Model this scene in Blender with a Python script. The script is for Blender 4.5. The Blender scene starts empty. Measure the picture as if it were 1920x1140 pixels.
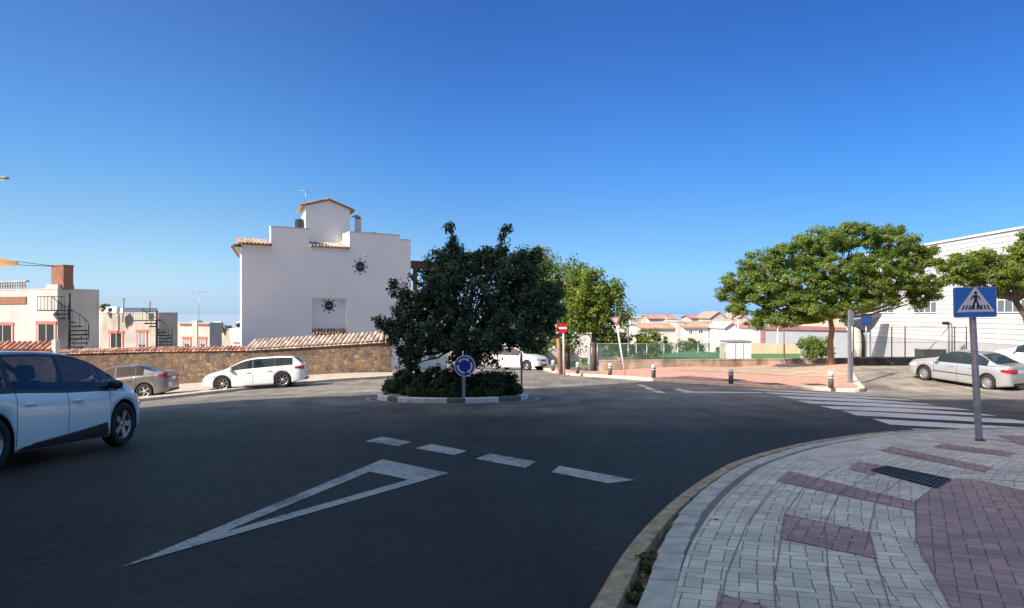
import bpy, bmesh, math, random
import numpy as np
from mathutils import Vector, Matrix
C = bpy.context.scene.collection
R = math.radians
PI = math.pi
rnd = random.Random(7)
F = 1387.0; HY = 588.0; ZC = 1.6          # focal length and horizon of the photograph, eye height

# ---------------------------------------------------------------- terrain
def sp(t, w=1.0):
    t = t / w
    if t > 30: return t * w
    if t < -30: return 0.0
    return w * math.log1p(math.exp(t))
def sm(a, b, x):
    t = max(0.0, min(1.0, (x - a) / (b - a))); return t * t * (3 - 2 * t)
def lerp(a, b, t): return a + (b - a) * t
def hf(x, y):
    """how far the ground lies under the eye"""
    h = 1.45 + .055 * (y - sp(y - 29.5))
    s2 = lerp(.030, .010, sm(2, 12, x))
    h += s2 * (sp(y - 29.5) - sp(y - 48))
    ce = .07 * (sp(y - 48) - sp(y - 80))
    h += sm(13, 18, x) * (-.13 * (sp(y - 29.5) - sp(y - 34)) + .11 * (sp(y - 37.5) - sp(y - 43.5)))
    h += sm(2, 6, x) * (1 - sm(14, 18, x)) * .035 * (sp(y - 37) - sp(y - 48))
    ri = .14 * (sp(y - 54) - sp(y - 78))
    h += lerp(ce, ri, sm(7, 13, x))
    u = min(-x, 70)
    h += .075 * sp(u - 9.3)
    far = 6.6 + .030 * max(0, y - 120)
    return lerp(h, far, sm(85, 125, y))
def gz(x, y): return ZC - hf(x, y)
def at(px, py, off=0.0):
    dx = (px - 960) / F; dz = -(py - HY) / F
    def g(D): return ZC + dz * D - (gz(dx * D, D) + off)
    a = 1.5; b = a
    while b < 400:
        b = a + .5
        if g(b) < 0: break
        a = b
    for _ in range(30):
        m = (a + b) / 2
        if g(m) < 0: b = m
        else: a = m
    return Vector((dx * a, a, ZC + dz * a))
def P(px, py, D): return Vector(((px - 960) / F * D, D, ZC - (py - HY) / F * D))
def A2(px, py, off=0.0):
    p = at(px, py, off); return (p.x, p.y)

# ---------------------------------------------------------------- node materials
MATS = {}
class NT:
    def __init__(s, name):
        s.m = bpy.data.materials.new(name); s.m.use_nodes = True
        s.t = s.m.node_tree; s.n = s.t.nodes; s.l = s.t.links
        s.b = s.n['Principled BSDF']; MATS[name] = s.m
    def new(s, ty, **k):
        n = s.n.new(ty)
        for a, v in k.items():
            if a.startswith('_'): setattr(n, a[1:], v)
            else:
                n.inputs[a.replace('#', ' ')].default_value = v
        return n
    def link(s, a, b): s.l.new(a, b)
    def coords(s, kind='Object', scale=(1, 1, 1), rot=0):
        if kind == 'World':
            g = s.n.new('ShaderNodeNewGeometry'); o = g.outputs['Position']
        else:
            g = s.n.new('ShaderNodeTexCoord'); o = g.outputs[kind]
        mp = s.n.new('ShaderNodeMapping'); mp.inputs['Scale'].default_value = scale
        mp.inputs['Rotation'].default_value = (0, 0, rot)
        s.link(o, mp.inputs['Vector']); return mp.outputs['Vector']
    def noise(s, v, scale, detail=4, rough=.6):
        n = s.new('ShaderNodeTexNoise', Scale=scale, Detail=detail, Roughness=rough)
        s.link(v, n.inputs['Vector']); return n.outputs['Fac']
    def ramp(s, f, pts):
        r = s.n.new('ShaderNodeValToRGB'); e = r.color_ramp.elements
        while len(e) < len(pts): e.new(.5)
        for i, (p, c) in enumerate(pts):
            e[i].position = p; e[i].color = (*c, 1) if len(c) == 3 else c
        s.link(f, r.inputs['Fac']); return r.outputs['Color']
    def mix(s, f, a, b, mode='MIX'):
        m = s.n.new('ShaderNodeMixRGB'); m.blend_type = mode
        for i, v in ((0, f), (1, a), (2, b)):
            if isinstance(v, (int, float)): m.inputs[i].default_value = v
            elif isinstance(v, tuple): m.inputs[i].default_value = (*v, 1)
            else: s.link(v, m.inputs[i])
        return m.outputs[0]
    def math(s, op, a, b=0.0, clamp=False):
        m = s.n.new('ShaderNodeMath'); m.operation = op; m.use_clamp = clamp
        for i, v in ((0, a), (1, b)):
            if isinstance(v, (int, float)): m.inputs[i].default_value = v
            else: s.link(v, m.inputs[i])
        return m.outputs[0]
    def bump(s, f, dist=.01, strength=.5):
        b = s.new('ShaderNodeBump', Strength=strength, Distance=dist)
        s.link(f, b.inputs['Height']); s.link(b.outputs['Normal'], s.b.inputs['Normal'])
    def col(s, c):
        if isinstance(c, tuple): s.b.inputs['Base Color'].default_value = (*c, 1)
        else: s.link(c, s.b.inputs['Base Color'])
    def rough(s, r):
        if isinstance(r, (int, float)): s.b.inputs['Roughness'].default_value = r
        else: s.link(r, s.b.inputs['Roughness'])

def simple(name, c, rough=.6, metal=0., var=.12, scale=6., bump=.0, coat=0.):
    t = NT(name); v = t.coords('World')
    n = t.noise(v, scale)
    d = tuple(max(0, x * (1 - var)) for x in c); e = tuple(min(1, x * (1 + var)) for x in c)
    t.col(t.ramp(n, [(.3, d), (.7, e)])); t.rough(rough)
    t.b.inputs['Metallic'].default_value = metal
    t.b.inputs['Coat Weight'].default_value = coat; t.b.inputs['Coat Roughness'].default_value = .03
    if bump: t.bump(t.noise(v, scale * 8), bump)
    return t.m

def plaster(name, c, dirt=.15, streak=True):
    t = NT(name); v = t.coords('World')
    n1 = t.noise(v, .7, 6); n2 = t.noise(t.coords('World', (1.3, 1.3, .3)), 1.2, 6)
    a = t.ramp(n1, [(.3, tuple(x * (1 - dirt) for x in c)), (.62, c)])
    if streak:
        k = t.ramp(n2, [(.42, (1, 1, 1)), (.72, (1 - dirt * 1.1, 1 - dirt * 1.2, 1 - dirt * 1.4))])
        a = t.mix(1., a, k, 'MULTIPLY')
    t.col(a); t.rough(.88); t.bump(t.noise(v, 35, 4), .006, .4); return t.m

def mk_asphalt():
    t = NT('asphalt'); v = t.coords('World')
    big = t.noise(v, .35, 5); fine = t.noise(v, 160, 2); mid = t.noise(v, 9, 5)
    sx = t.n.new('ShaderNodeSeparateXYZ'); t.link(v, sx.inputs[0])
    # dark asphalt round the junction, shade and vignette in its colour; paler side streets
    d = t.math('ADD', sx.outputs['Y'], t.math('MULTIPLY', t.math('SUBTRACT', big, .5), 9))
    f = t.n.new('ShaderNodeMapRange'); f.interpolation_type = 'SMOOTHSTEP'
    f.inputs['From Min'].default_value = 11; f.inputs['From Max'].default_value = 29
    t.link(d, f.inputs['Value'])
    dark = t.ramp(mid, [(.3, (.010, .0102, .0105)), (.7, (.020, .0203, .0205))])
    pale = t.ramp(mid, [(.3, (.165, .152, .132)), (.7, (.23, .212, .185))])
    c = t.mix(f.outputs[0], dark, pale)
    pr = t.noise(t.coords('World', (.5, 1.6, 1), .7), .45, 4)
    c = t.mix(1., c, t.ramp(pr, [(.36, (.70, .71, .74)), (.6, (1.14, 1.13, 1.12))]), 'MULTIPLY')
    xf_ = t.n.new('ShaderNodeMapRange'); xf_.inputs['From Min'].default_value = 13; xf_.inputs['From Max'].default_value = 17; t.link(sx.outputs['X'], xf_.inputs['Value'])
    yf_ = t.n.new('ShaderNodeMapRange'); yf_.inputs['From Min'].default_value = 26; yf_.inputs['From Max'].default_value = 29; t.link(sx.outputs['Y'], yf_.inputs['Value'])
    c = t.mix(t.math('MULTIPLY', xf_.outputs[0], yf_.outputs[0]), c, t.mix(1., c, (1.42, 1.38, 1.28), 'MULTIPLY'))   # dusty concrete of the parking bay
    # tyre paths polished into the ring round the island, oil drips, repair patches
    dv = t.new('ShaderNodeVectorMath'); dv.operation = 'DISTANCE'; t.link(v, dv.inputs[0]); dv.inputs[1].default_value = (-1.93, 24.35, -1.0)
    rg = t.ramp(t.math('ADD', t.math('MULTIPLY', dv.outputs['Value'], .08), t.math('MULTIPLY', t.math('SUBTRACT', big, .5), .12)), [(.27, (1, 1, 1)), (.33, (1.15, 1.15, 1.14)), (.38, (.82, .82, .84)), (.45, (1.15, 1.14, 1.13)), (.54, (1, 1, 1))])
    c = t.mix(1., c, rg, 'MULTIPLY')
    st = t.noise(t.coords('World', (1.1, .35, 1), -.5), 1.1, 6, .7)
    c = t.mix(1., c, t.ramp(st, [(.32, (.55, .55, .57)), (.5, (1, 1, 1)), (.68, (1.45, 1.44, 1.42))]), 'MULTIPLY')
    sp_ = t.new('ShaderNodeTexVoronoi', Scale=2.3); t.link(v, sp_.inputs['Vector'])
    c = t.mix(t.ramp(sp_.outputs['Distance'], [(.022, (1, 1, 1)), (.03, (0, 0, 0))]), c, (.25, .25, .24))
    c = t.mix(1., c, t.ramp(t.noise(v, 38, 3, .7), [(.32, (.62,) * 3), (.5, (1, 1, 1)), (.68, (1.5, 1.5, 1.48))]), 'MULTIPLY')
    c = t.mix(1., c, t.ramp(fine, [(.3, (.62, .62, .62)), (.55, (1, 1, 1)), (.78, (1.7, 1.7, 1.65))]), 'MULTIPLY')
    # cracks
    vo = t.new('ShaderNodeTexVoronoi', Scale=.33); vo.feature = 'DISTANCE_TO_EDGE'
    vd = t.mix(.16, v, t.new('ShaderNodeTexNoise', Scale=1.2).outputs['Color'], 'ADD'); t.link(vd, vo.inputs['Vector'])
    ck = t.ramp(vo.outputs['Distance'], [(.0, (.6, .6, .6)), (.010, (1, 1, 1))])
    c = t.mix(t.ramp(t.noise(v, .2, 2), [(.5, (0, 0, 0)), (.6, (1, 1, 1))]), c, t.mix(1., c, ck, 'MULTIPLY'))
    t.col(c); t.rough(t.ramp(mid, [(.3, (.62,) * 3), (.7, (.8,) * 3)]))
    t.b.inputs['Specular IOR Level'].default_value = .3
    t.bump(fine, .006, .7)
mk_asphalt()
def mk_paint(name='road_paint', c=(.62, .62, .60), wear=.46):
    t = NT(name); v = t.coords('World')
    n = t.noise(v, 14, 7, .75); n2 = t.noise(v, 1.1, 3)
    s = t.math('ADD', n, t.math('MULTIPLY', t.math('SUBTRACT', n2, .5), .5))
    f = t.ramp(s, [(wear - .08, (0, 0, 0)), (wear + .05, (1, 1, 1))])
    t.col(t.mix(f, tuple(x * .35 for x in c), c)); t.rough(.7); t.bump(t.noise(v, 160, 2), .003, .5)
mk_paint('road_paint', (.38, .38, .37), .47); mk_paint('zebra_paint', (.62, .62, .58), .42); mk_paint('faint_paint', (.30, .30, .28), .52)

def mk_pavers(name, c, kind, sc=1.0, rot=0.):
    t = NT(name)
    v = t.coords('UV' if kind == 'UV' else 'World', (1, 1, 1), rot)
    vn = t.coords('World')
    br = t.new('ShaderNodeTexBrick', Scale=1.0); br.offset = .5; br.squash = 1
    br.inputs['Mortar Size'].default_value = .0045; br.inputs['Brick Width'].default_value = .235 * sc
    br.inputs['Row Height'].default_value = .118 * sc; br.inputs['Mortar Smooth'].default_value = .3; br.inputs['Bias'].default_value = 0
    t.link(v, br.inputs['Vector'])
    br.inputs['Color1'].default_value = (*[x * .80 for x in c], 1); br.inputs['Color2'].default_value = (*[x * 1.12 for x in c], 1)
    br.inputs['Mortar'].default_value = (*[x * .34 for x in c], 1)
    # second layer: some pairs laid the other way
    br2 = t.new('ShaderNodeTexBrick', Scale=1.0); br2.offset = 0.
    br2.inputs['Mortar Size'].default_value = .0045; br2.inputs['Brick Width'].default_value = .117 * sc
    br2.inputs['Row Height'].default_value = .236 * sc; br2.inputs['Mortar Smooth'].default_value = .3
    t.link(v, br2.inputs['Vector'])
    for k, q in (('Color1', .85), ('Color2', 1.1), ('Mortar', .34)): br2.inputs[k].default_value = (*[x * q for x in c], 1)
    ck = t.new('ShaderNodeTexChecker', Scale=1 / (.236 * sc)); t.link(v, ck.inputs['Vector'])
    col = t.mix(ck.outputs['Fac'], br.outputs['Color'], br2.outputs['Color'])
    n = t.noise(vn, 2.2, 6); f = t.noise(vn, 90, 3)
    col = t.mix(1., col, t.ramp(n, [(.3, (.72, .72, .71)), (.65, (1.08, 1.08, 1.08))]), 'MULTIPLY')
    col = t.mix(1., col, t.ramp(f, [(.3, (.84,) * 3), (.6, (1.05,) * 3)]), 'MULTIPLY')
    vo = t.new('ShaderNodeTexVoronoi', Scale=2.1); t.link(vn, vo.inputs['Vector'])   # old chewing gum spots
    col = t.mix(t.ramp(vo.outputs['Distance'], [(.045, (1, 1, 1)), (.06, (0, 0, 0))]), col, (.03, .03, .035))
    t.col(col); t.rough(.72)
    fac = t.mix(ck.outputs['Fac'], br.outputs['Fac'], br2.outputs['Fac'])
    inv = t.math('SUBTRACT', 1, fac)
    t.bump(t.math('ADD', inv, t.math('MULTIPLY', f, .25)), .008, .8)
mk_pavers('white_pavers', (.70, .62, .52), 'W', .86, .25); mk_pavers('white_pavers_band', (.70, .62, .52), 'UV', .86)
mk_pavers('pink_pavers', (.42, .27, .245), 'W', .86, .5); mk_pavers('pink_pavers_band', (.42, .27, .245), 'UV', .86)
mk_pavers('cream_pavers', (.52, .45, .37), 'W', 1.2, .1); mk_pavers('plaza_pavers', (.60, .33, .245), 'W', 1.2, .1)

def mk_stone():
    t = NT('rubble_stone'); v = t.coords('World', (1, 1, 1.25))
    wn = t.new('ShaderNodeTexNoise', Scale=1.6, Detail=3); t.link(v, wn.inputs['Vector'])
    vv = t.mix(.32, v, wn.outputs['Color'], 'ADD')
    vo = t.new('ShaderNodeTexVoronoi', Scale=4.0); t.link(vv, vo.inputs['Vector'])
    ve = t.new('ShaderNodeTexVoronoi', Scale=4.0); ve.feature = 'DISTANCE_TO_EDGE'; t.link(vv, ve.inputs['Vector'])
    wh = t.n.new('ShaderNodeTexWhiteNoise'); t.link(vo.outputs['Color'], wh.inputs['Vector'])
    c = t.ramp(wh.outputs['Value'], [(0, (.10, .07, .045)), (.18, (.17, .12, .078)), (.36, (.07, .062, .052)), (.52, (.18, .125, .078)), (.68, (.05, .052, .055)), (.82, (.14, .09, .056)), (1, (.21, .16, .11))])
    n = t.noise(v, 11, 5)
    c = t.mix(1., c, t.ramp(n, [(.3, (.65,) * 3), (.7, (1.25,) * 3)]), 'MULTIPLY')
    m = t.ramp(ve.outputs['Distance'], [(.01, (.35,) * 3), (.09, (1, 1, 1))])
    c = t.mix(m, (.12, .092, .065), c)
    c = t.mix(1., c, t.ramp(t.noise(v, .5, 3), [(.35, (.8, .8, .82)), (.65, (1.2, 1.15, 1.08))]), 'MULTIPLY')
    t.col(c); t.rough(.9); t.bump(t.math('ADD', t.math('MULTIPLY', m, 1), t.math('MULTIPLY', n, .4)), .04, .9)
mk_stone()
def mk_tile(name, c1, c2, c3):
    t = NT(name)
    g = t.n.new('ShaderNodeNewGeometry')
    c = t.ramp(g.outputs['Random Per Island'], [(0, c1), (.5, c2), (1, c3)])
    v = t.coords('World'); n = t.noise(v, 5, 5)
    c = t.mix(1., c, t.ramp(n, [(.3, (.6, .58, .55)), (.65, (1.15,) * 3)]), 'MULTIPLY')
    t.col(c); t.rough(.85); t.bump(t.noise(v, 40), .004)
mk_tile('clay_tiles', (.26, .15, .10), (.37, .25, .18), (.47, .37, .29))
mk_tile('pale_clay_tiles', (.30, .22, .17), (.44, .36, .30), (.55, .48, .42))
mk_tile('red_tiles', (.26, .10, .075), (.36, .18, .13), (.50, .36, .29))
def mk_corrugated():
    t = NT('white_cladding'); v = t.coords('World'); n = t.noise(t.coords('World', (1, 1, .2)), .9, 5)
    t.col(t.ramp(n, [(.3, (.50, .51, .51)), (.7, (.56, .57, .57))])); t.rough(.45)
mk_corrugated()
def mk_leaf(name, a, b, c, trans=.35):
    t = NT(name); g = t.n.new('ShaderNodeNewGeometry')
    col = t.ramp(g.outputs['Random Per Island'], [(0, a), (.5, b), (1, c)])
    n = t.noise(t.coords('World'), 1.1, 3)
    col = t.mix(1., col, t.ramp(n, [(.35, (.72, .78, .75)), (.65, (1.2, 1.15, 1.0))]), 'MULTIPLY')
    t.col(col); t.rough(.5); t.b.inputs['Specular IOR Level'].default_value = .35
    tr = t.n.new('ShaderNodeBsdfTranslucent'); t.link(t.mix(1., col, (1.5, 1.6, .7), 'MULTIPLY'), tr.inputs['Color'])
    mx = t.n.new('ShaderNodeMixShader'); mx.inputs[0].default_value = trans
    t.link(t.b.outputs[0], mx.inputs[1]); t.link(tr.outputs[0], mx.inputs[2])
    t.link(mx.outputs[0], t.n['Material Output'].inputs['Surface'])
mk_leaf('carob_leaf', (.022, .052, .030), (.040, .082, .044), (.066, .118, .058), .22)
mk_leaf('shrub_leaf', (.016, .045, .018), (.030, .068, .026), (.055, .095, .034), .2)
mk_leaf('acacia_leaf', (.078, .140, .034), (.135, .20, .045), (.21, .26, .062), .5)
mk_leaf('lime_leaf', (.09, .145, .024), (.14, .20, .032), (.20, .25, .045), .42)
mk_leaf('plane_leaf', (.08, .125, .025), (.12, .175, .035), (.175, .22, .048))
mk_leaf('weed_leaf', (.04, .07, .02), (.06, .10, .03), (.10, .12, .05))
def mk_bark(name, a, b):
    t = NT(name); v = t.coords('World', (1, 1, .3)); n = t.noise(v, 14, 6, .7)
    t.col(t.ramp(n, [(.3, a), (.7, b)])); t.rough(.95); t.bump(n, .03, .9)
mk_bark('bark', (.06, .045, .033), (.15, .11, .08)); mk_bark('tan_bark', (.24, .14, .07), (.42, .27, .15))
simple('earth', (.37, .28, .20), .95, var=.3, scale=1.2, bump=.02)
simple('dry_ground', (.22, .18, .12), .95, var=.3, scale=.08)
simple('mortar', (.20, .18, .15), .9, 0, .2, 9); simple('kerb_stone', (.36, .27, .17), .85, var=.5, scale=9, bump=.01)
simple('pale_kerb', (.56, .49, .38), .85, var=.2, scale=4, bump=.006)
simple('kerb_white', (.62, .62, .58), .8, var=.25, scale=5); simple('kerb_dark', (.12, .14, .12), .8, var=.3, scale=5)
simple('gutter_stone', (.46, .43, .38), .75, var=.25, scale=6, bump=.006)
simple('gravel', (.10, .08, .06), .95, var=.6, scale=40, bump=.02)
simple('galvanised', (.36, .37, .38), .42, .75, .12, 5); simple('dull_steel', (.30, .31, .33), .55, .4, .2, 8)
simple('star_ceramic', (.12, .13, .14), .5, 0, .2, 8); simple('dark_metal', (.03, .032, .036), .45, .5, .2, 8); simple('rust_metal', (.16, .09, .06), .8, .2, .3, 12)
simple('bollard_grey', (.13, .12, .12), .6, .2, .2, 8); simple('white_metal', (.7, .7, .68), .5, .0, .06, 4)
simple('sign_blue', (.012, .16, .56), .35, 0, .05, 3); simple('sign_dark_blue', (.012, .055, .22), .4, 0, .1, 3); simple('sign_navy', (.02, .03, .30), .4, 0, .05, 3)
simple('sign_white', (.66, .68, .70), .4, 0, .05, 3); simple('sign_black', (.012, .012, .014), .5, 0, .05, 3)
simple('faded_red', (.26, .11, .11), .7, 0, .3, 6); simple('faded_white', (.42, .38, .38), .7, 0, .2, 6); simple('sign_red', (.40, .015, .02), .45, 0, .12, 6)
simple('car_white', (.74, .75, .75), .28, 0, .03, 2, coat=.8); simple('car_silver', (.46, .47, .47), .3, .55, .04, 2, coat=.7)
simple('car_champagne', (.20, .19, .195), .32, .5, .04, 2, coat=.7)
simple('car_navy', (.012, .022, .06), .22, .2, .05, 2, coat=1.); simple('car_trim', (.012, .012, .014), .5, 0, .1, 9)
simple('chrome', (.62, .62, .63), .15, 1., .02, 4); simple('tyre', (.016, .016, .017), .85, 0, .2, 20)
simple('alloy', (.42, .43, .44), .35, .8, .06, 9); simple('tail_red', (.35, .01, .015), .15, 0, .08, 8, coat=.6)
simple('lamp_clear', (.62, .64, .66), .1, .3, .1, 12, coat=1.); simple('seat_cloth', (.03, .032, .036), .9, 0, .1, 9)
simple('plate_white', (.7, .7, .68), .4, 0, .02, 2)
simple('pink_paint', (.42, .13, .12), .8, 0, .15, 2); simple('shutter_grey', (.24, .27, .29), .6, 0, .1, 3)
simple('brick_brown', (.23, .11, .075), .9, 0, .3, 7, bump=.01); simple('wood', (.13, .06, .035), .7, 0, .25, 9)
simple('orange_cloth', (.55, .30, .12), .8, 0, .1, 3); simple('green_paint', (.10, .22, .10), .7, 0, .1, 2)
simple('turf_green', (.07, .19, .08), .8, 0, .1, 2); simple('bin_green', (.035, .07, .045), .6, 0, .2, 5)
simple('lime_bin', (.22, .30, .16), .6, 0, .15, 5); simple('red_fascia', (.36, .17, .17), .7, 0, .15, 2)
simple('canvas', (.52, .50, .46), .9, 0, .1, 4); simple('terracotta', (.50, .22, .07), .8, 0, .1, 5)
simple('bluegrey_wall', (.40, .44, .48), .8, 0, .08, 2); simple('grey_panel', (.36, .38, .40), .6, 0, .06, 1.5)
simple('planter_dark', (.04, .045, .05), .7, 0, .2, 3)
plaster('shaded_plaster', (.80, .79, .76), .06, False); plaster('cream_plaster', (.48, .465, .44), .16); plaster('white_plaster', (.57, .56, .53), .15)
plaster('old_plaster', (.48, .455, .415), .3); plaster('yellow_plaster', (.60, .52, .36), .16); plaster('shade_dark_wall', (.17, .155, .14), .5); plaster('low_wall', (.34, .28, .22), .5)
plaster('block_plaster', (.40, .36, .31), .2)
def mk_glass():
    t = NT('car_glass'); t.col((.010, .024, .028)); t.rough(.03); t.b.inputs['Alpha'].default_value = .80
    t.b.inputs['Specular IOR Level'].default_value = .6
    t = NT('dark_glass'); t.col((.02, .028, .034)); t.rough(.08)
    t = NT('pale_glass'); t.col((.10, .14, .15)); t.rough(.12)
    t = NT('mesh_net')      # open green fence netting
    v = t.coords('World'); t.col((.06, .135, .10)); t.rough(.7)
    w1 = t.new('ShaderNodeTexWave', Scale=5.2); w1.bands_direction = 'X'
    w2 = t.new('ShaderNodeTexWave', Scale=5.2); w2.bands_direction = 'Z'
    t.link(v, w1.inputs[0]); t.link(v, w2.inputs[0])
    m = t.math('MAXIMUM', w1.outputs['Fac'], w2.outputs['Fac'])
    a = t.ramp(m, [(.84, (.10,) * 3), (.94, (.6,) * 3)]); t.link(a, t.b.inputs['Alpha'])
    t = NT('hazy_sea'); t.col((.21, .30, .39)); t.rough(1)  # pale because distant haze is put into the water colour
mk_glass()

# ---------------------------------------------------------------- mesh builder
class MB:
    def __init__(s): s.v = []; s.f = []; s.m = []; s.sm = []; s.X = Matrix.Identity(4)
    def add(s, vs, fs, mi=0, smooth=False):
        o = len(s.v); s.v += [tuple(s.X @ Vector(v)) for v in vs]
        s.f += [tuple(o + i for i in f) for f in fs]; s.m += [mi] * len(fs); s.sm += [smooth] * len(fs); return s
    def box(s, x0, x1, y0, y1, z0, z1, mi=0):
        v = [(x0, y0, z0), (x1, y0, z0), (x1, y1, z0), (x0, y1, z0), (x0, y0, z1), (x1, y0, z1), (x1, y1, z1), (x0, y1, z1)]
        return s.add(v, [(0, 3, 2, 1), (4, 5, 6, 7), (0, 1, 5, 4), (1, 2, 6, 5), (2, 3, 7, 6), (3, 0, 4, 7)], mi)
    def bevbox(s, x0, x1, y0, y1, z0, z1, b=.02, mi=0):
        def ring(z, k): return [(x0 + k, y0, z), (x1 - k, y0, z), (x1, y0 + k, z), (x1, y1 - k, z), (x1 - k, y1, z), (x0 + k, y1, z), (x0, y1 - k, z), (x0, y0 + k, z)]
        def inn(z, k): return [(x0 + 2 * k, y0 + k, z), (x1 - 2 * k, y0 + k, z), (x1 - k, y0 + 2 * k, z), (x1 - k, y1 - 2 * k, z), (x1 - 2 * k, y1 - k, z), (x0 + 2 * k, y1 - k, z), (x0 + k, y1 - 2 * k, z), (x0 + k, y0 + 2 * k, z)]
        v = inn(z0, b) + ring(z0 + b, b) + ring(z1 - b, b) + inn(z1, b); fs = []
        for r in range(3):
            for i in range(8): j = (i + 1) % 8; fs.append((r * 8 + i, r * 8 + j, r * 8 + 8 + j, r * 8 + 8 + i))
        fs += [tuple(range(7, -1, -1)), tuple(range(24, 32))]
        return s.add(v, fs, mi)
    def tube(s, pts, rad, n=8, mi=0, smooth=True, cap=True):
        pts = [Vector(p) for p in pts]; rads = rad if isinstance(rad, (list, tuple)) else [rad] * len(pts)
        v = []; prev = None
        for i, p in enumerate(pts):
            t = (pts[min(i + 1, len(pts) - 1)] - pts[max(i - 1, 0)]).normalized()
            a = Vector((0, 0, 1)) if abs(t.z) < .9 else Vector((1, 0, 0))
            if prev is None: u = t.cross(a).normalized()
            else: u = (prev - t * prev.dot(t)).normalized()
            prev = u; w = t.cross(u)
            for k in range(n):
                an = 2 * PI * k / n; v.append(tuple(p + (u * math.cos(an) + w * math.sin(an)) * rads[i]))
        f = []
        for i in range(len(pts) - 1):
            for k in range(n): j = (k + 1) % n; f.append((i * n + k, i * n + j, (i + 1) * n + j, (i + 1) * n + k))
        s.add(v, f, mi, smooth)
        if cap:
            o = len(s.v) - len(v)
            s.f += [tuple(o + k for k in range(n)), tuple(o + (len(pts) - 1) * n + k for k in range(n - 1, -1, -1))]; s.m += [mi] * 2; s.sm += [False] * 2
        return s
    def lathe(s, prof, n=24, mi=0, axis='z', smooth=True):
        v = []; f = []; L = len(prof)
        for k in range(n):
            a = 2 * PI * k / n; c, q = math.cos(a), math.sin(a)
            for r, h in prof: v.append((r * c, r * q, h) if axis == 'z' else ((r * c, h, r * q)))
        for k in range(n):
            j = (k + 1) % n
            for i in range(L - 1): f.append((k * L + i, j * L + i, j * L + i + 1, k * L + i + 1))
        return s.add(v, f, mi, smooth)
    def prism(s, poly, y0, y1, mi=0, plane='xz'):
        n = len(poly)
        if plane == 'xz': v = [(a, y0, b) for a, b in poly] + [(a, y1, b) for a, b in poly]
        elif plane == 'yz': v = [(y0, a, b) for a, b in poly] + [(y1, a, b) for a, b in poly]
        else: v = [(a, b, y0) for a, b in poly] + [(a, b, y1) for a, b in poly]
        f = [tuple(range(n)), tuple(range(2 * n - 1, n - 1, -1))] + [(i, n + i, n + (i + 1) % n, (i + 1) % n) for i in range(n)]
        return s.add(v, f, mi)
    def obj(s, name, mats, parent=None, loc=None, rotz=0, fix=True):
        me = bpy.data.meshes.new(name); me.from_pydata(s.v, [], s.f)
        mats = mats if isinstance(mats, (list, tuple)) else [mats]
        for m in mats: me.materials.append(MATS[m])
        me.polygons.foreach_set('material_index', s.m); me.polygons.foreach_set('use_smooth', s.sm)
        if fix:
            bm = bmesh.new(); bm.from_mesh(me); bmesh.ops.recalc_face_normals(bm, faces=bm.faces); bm.to_mesh(me); bm.free()
        me.update()
        o = bpy.data.objects.new(name, me); C.objects.link(o)
        if parent: o.parent = parent
        if loc is not None: o.location = loc
        o.rotation_euler = (0, 0, rotz)
        return o
def tag(o, label=None, cat=None, group=None, kind=None):
    if label: o['label'] = label
    if cat: o['category'] = cat
    if group: o['group'] = group
    if kind: o['kind'] = kind
    return o
def thing(name, label, cat, loc=(0, 0, 0), rotz=0, group=None):
    o = bpy.data.objects.new(name, None); o.empty_display_size = .3; C.objects.link(o)
    o.location = loc; o.rotation_euler = (0, 0, rotz); return tag(o, label, cat, group)
def copy_tree(o, parent=None):
    c = o.copy(); C.objects.link(c)
    if parent: c.parent = parent
    for ch in [x for x in list(C.objects) if x.parent == o]: copy_tree(ch, c)
    return c

# ---------------------------------------------------------------- draped sheets
def drape(name, poly, off, mat, cell=1.0, skirt=0.0, kind='structure', fn=None):
    bm = bmesh.new(); vs = [bm.verts.new((x, y, 0)) for x, y in poly]; bm.faces.new(vs)
    xs = [p[0] for p in poly]; ys = [p[1] for p in poly]
    for ax, lo, hi in ((0, min(xs), max(xs)), (1, min(ys), max(ys))):
        k = math.floor(lo / cell) + 1
        while k * cell < hi:
            co = [0, 0, 0]; no = [0, 0, 0]; co[ax] = k * cell; no[ax] = 1
            bmesh.ops.bisect_plane(bm, geom=bm.verts[:] + bm.edges[:] + bm.faces[:], plane_co=co, plane_no=no, dist=1e-5); k += 1
    for f in bm.faces:
        if f.normal.z < 0: f.normal_flip()
    bmesh.ops.triangulate(bm, faces=bm.faces[:])
    for v in bm.verts: v.co.z = (fn or gz)(v.co.x, v.co.y) + off
    if skirt:
        be = [e for e in bm.edges if len(e.link_faces) == 1]
        r = bmesh.ops.extrude_edge_only(bm, edges=be)
        for v in [g for g in r['geom'] if isinstance(g, bmesh.types.BMVert)]: v.co.z -= skirt
    me = bpy.data.meshes.new(name); bm.to_mesh(me); bm.free(); me.materials.append(MATS[mat])
    o = bpy.data.objects.new(name, me); C.objects.link(o); o['kind'] = kind; return o
def resample(pts, step):
    out = [Vector(pts[0][:2])]
    for a, b in zip(pts[:-1], pts[1:]):
        a = Vector(a[:2]); b = Vector(b[:2]); n = max(1, int((b - a).length / step))
        for i in range(1, n + 1): out.append(a.lerp(b, i / n))
    return out
def smooth_line(pts, it=3):
    pts = [Vector(p[:2]) for p in pts]
    for _ in range(it):
        q = [pts[0]]
        for a, b in zip(pts[:-1], pts[1:]): q += [a.lerp(b, .25), a.lerp(b, .75)]
        pts = q + [pts[-1]]
    return pts
def normals2(pts):
    out = []
    for i in range(len(pts)):
        t = (pts[min(i + 1, len(pts) - 1)] - pts[max(i - 1, 0)]).normalized(); out.append(Vector((-t.y, t.x)))
    return out
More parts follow.
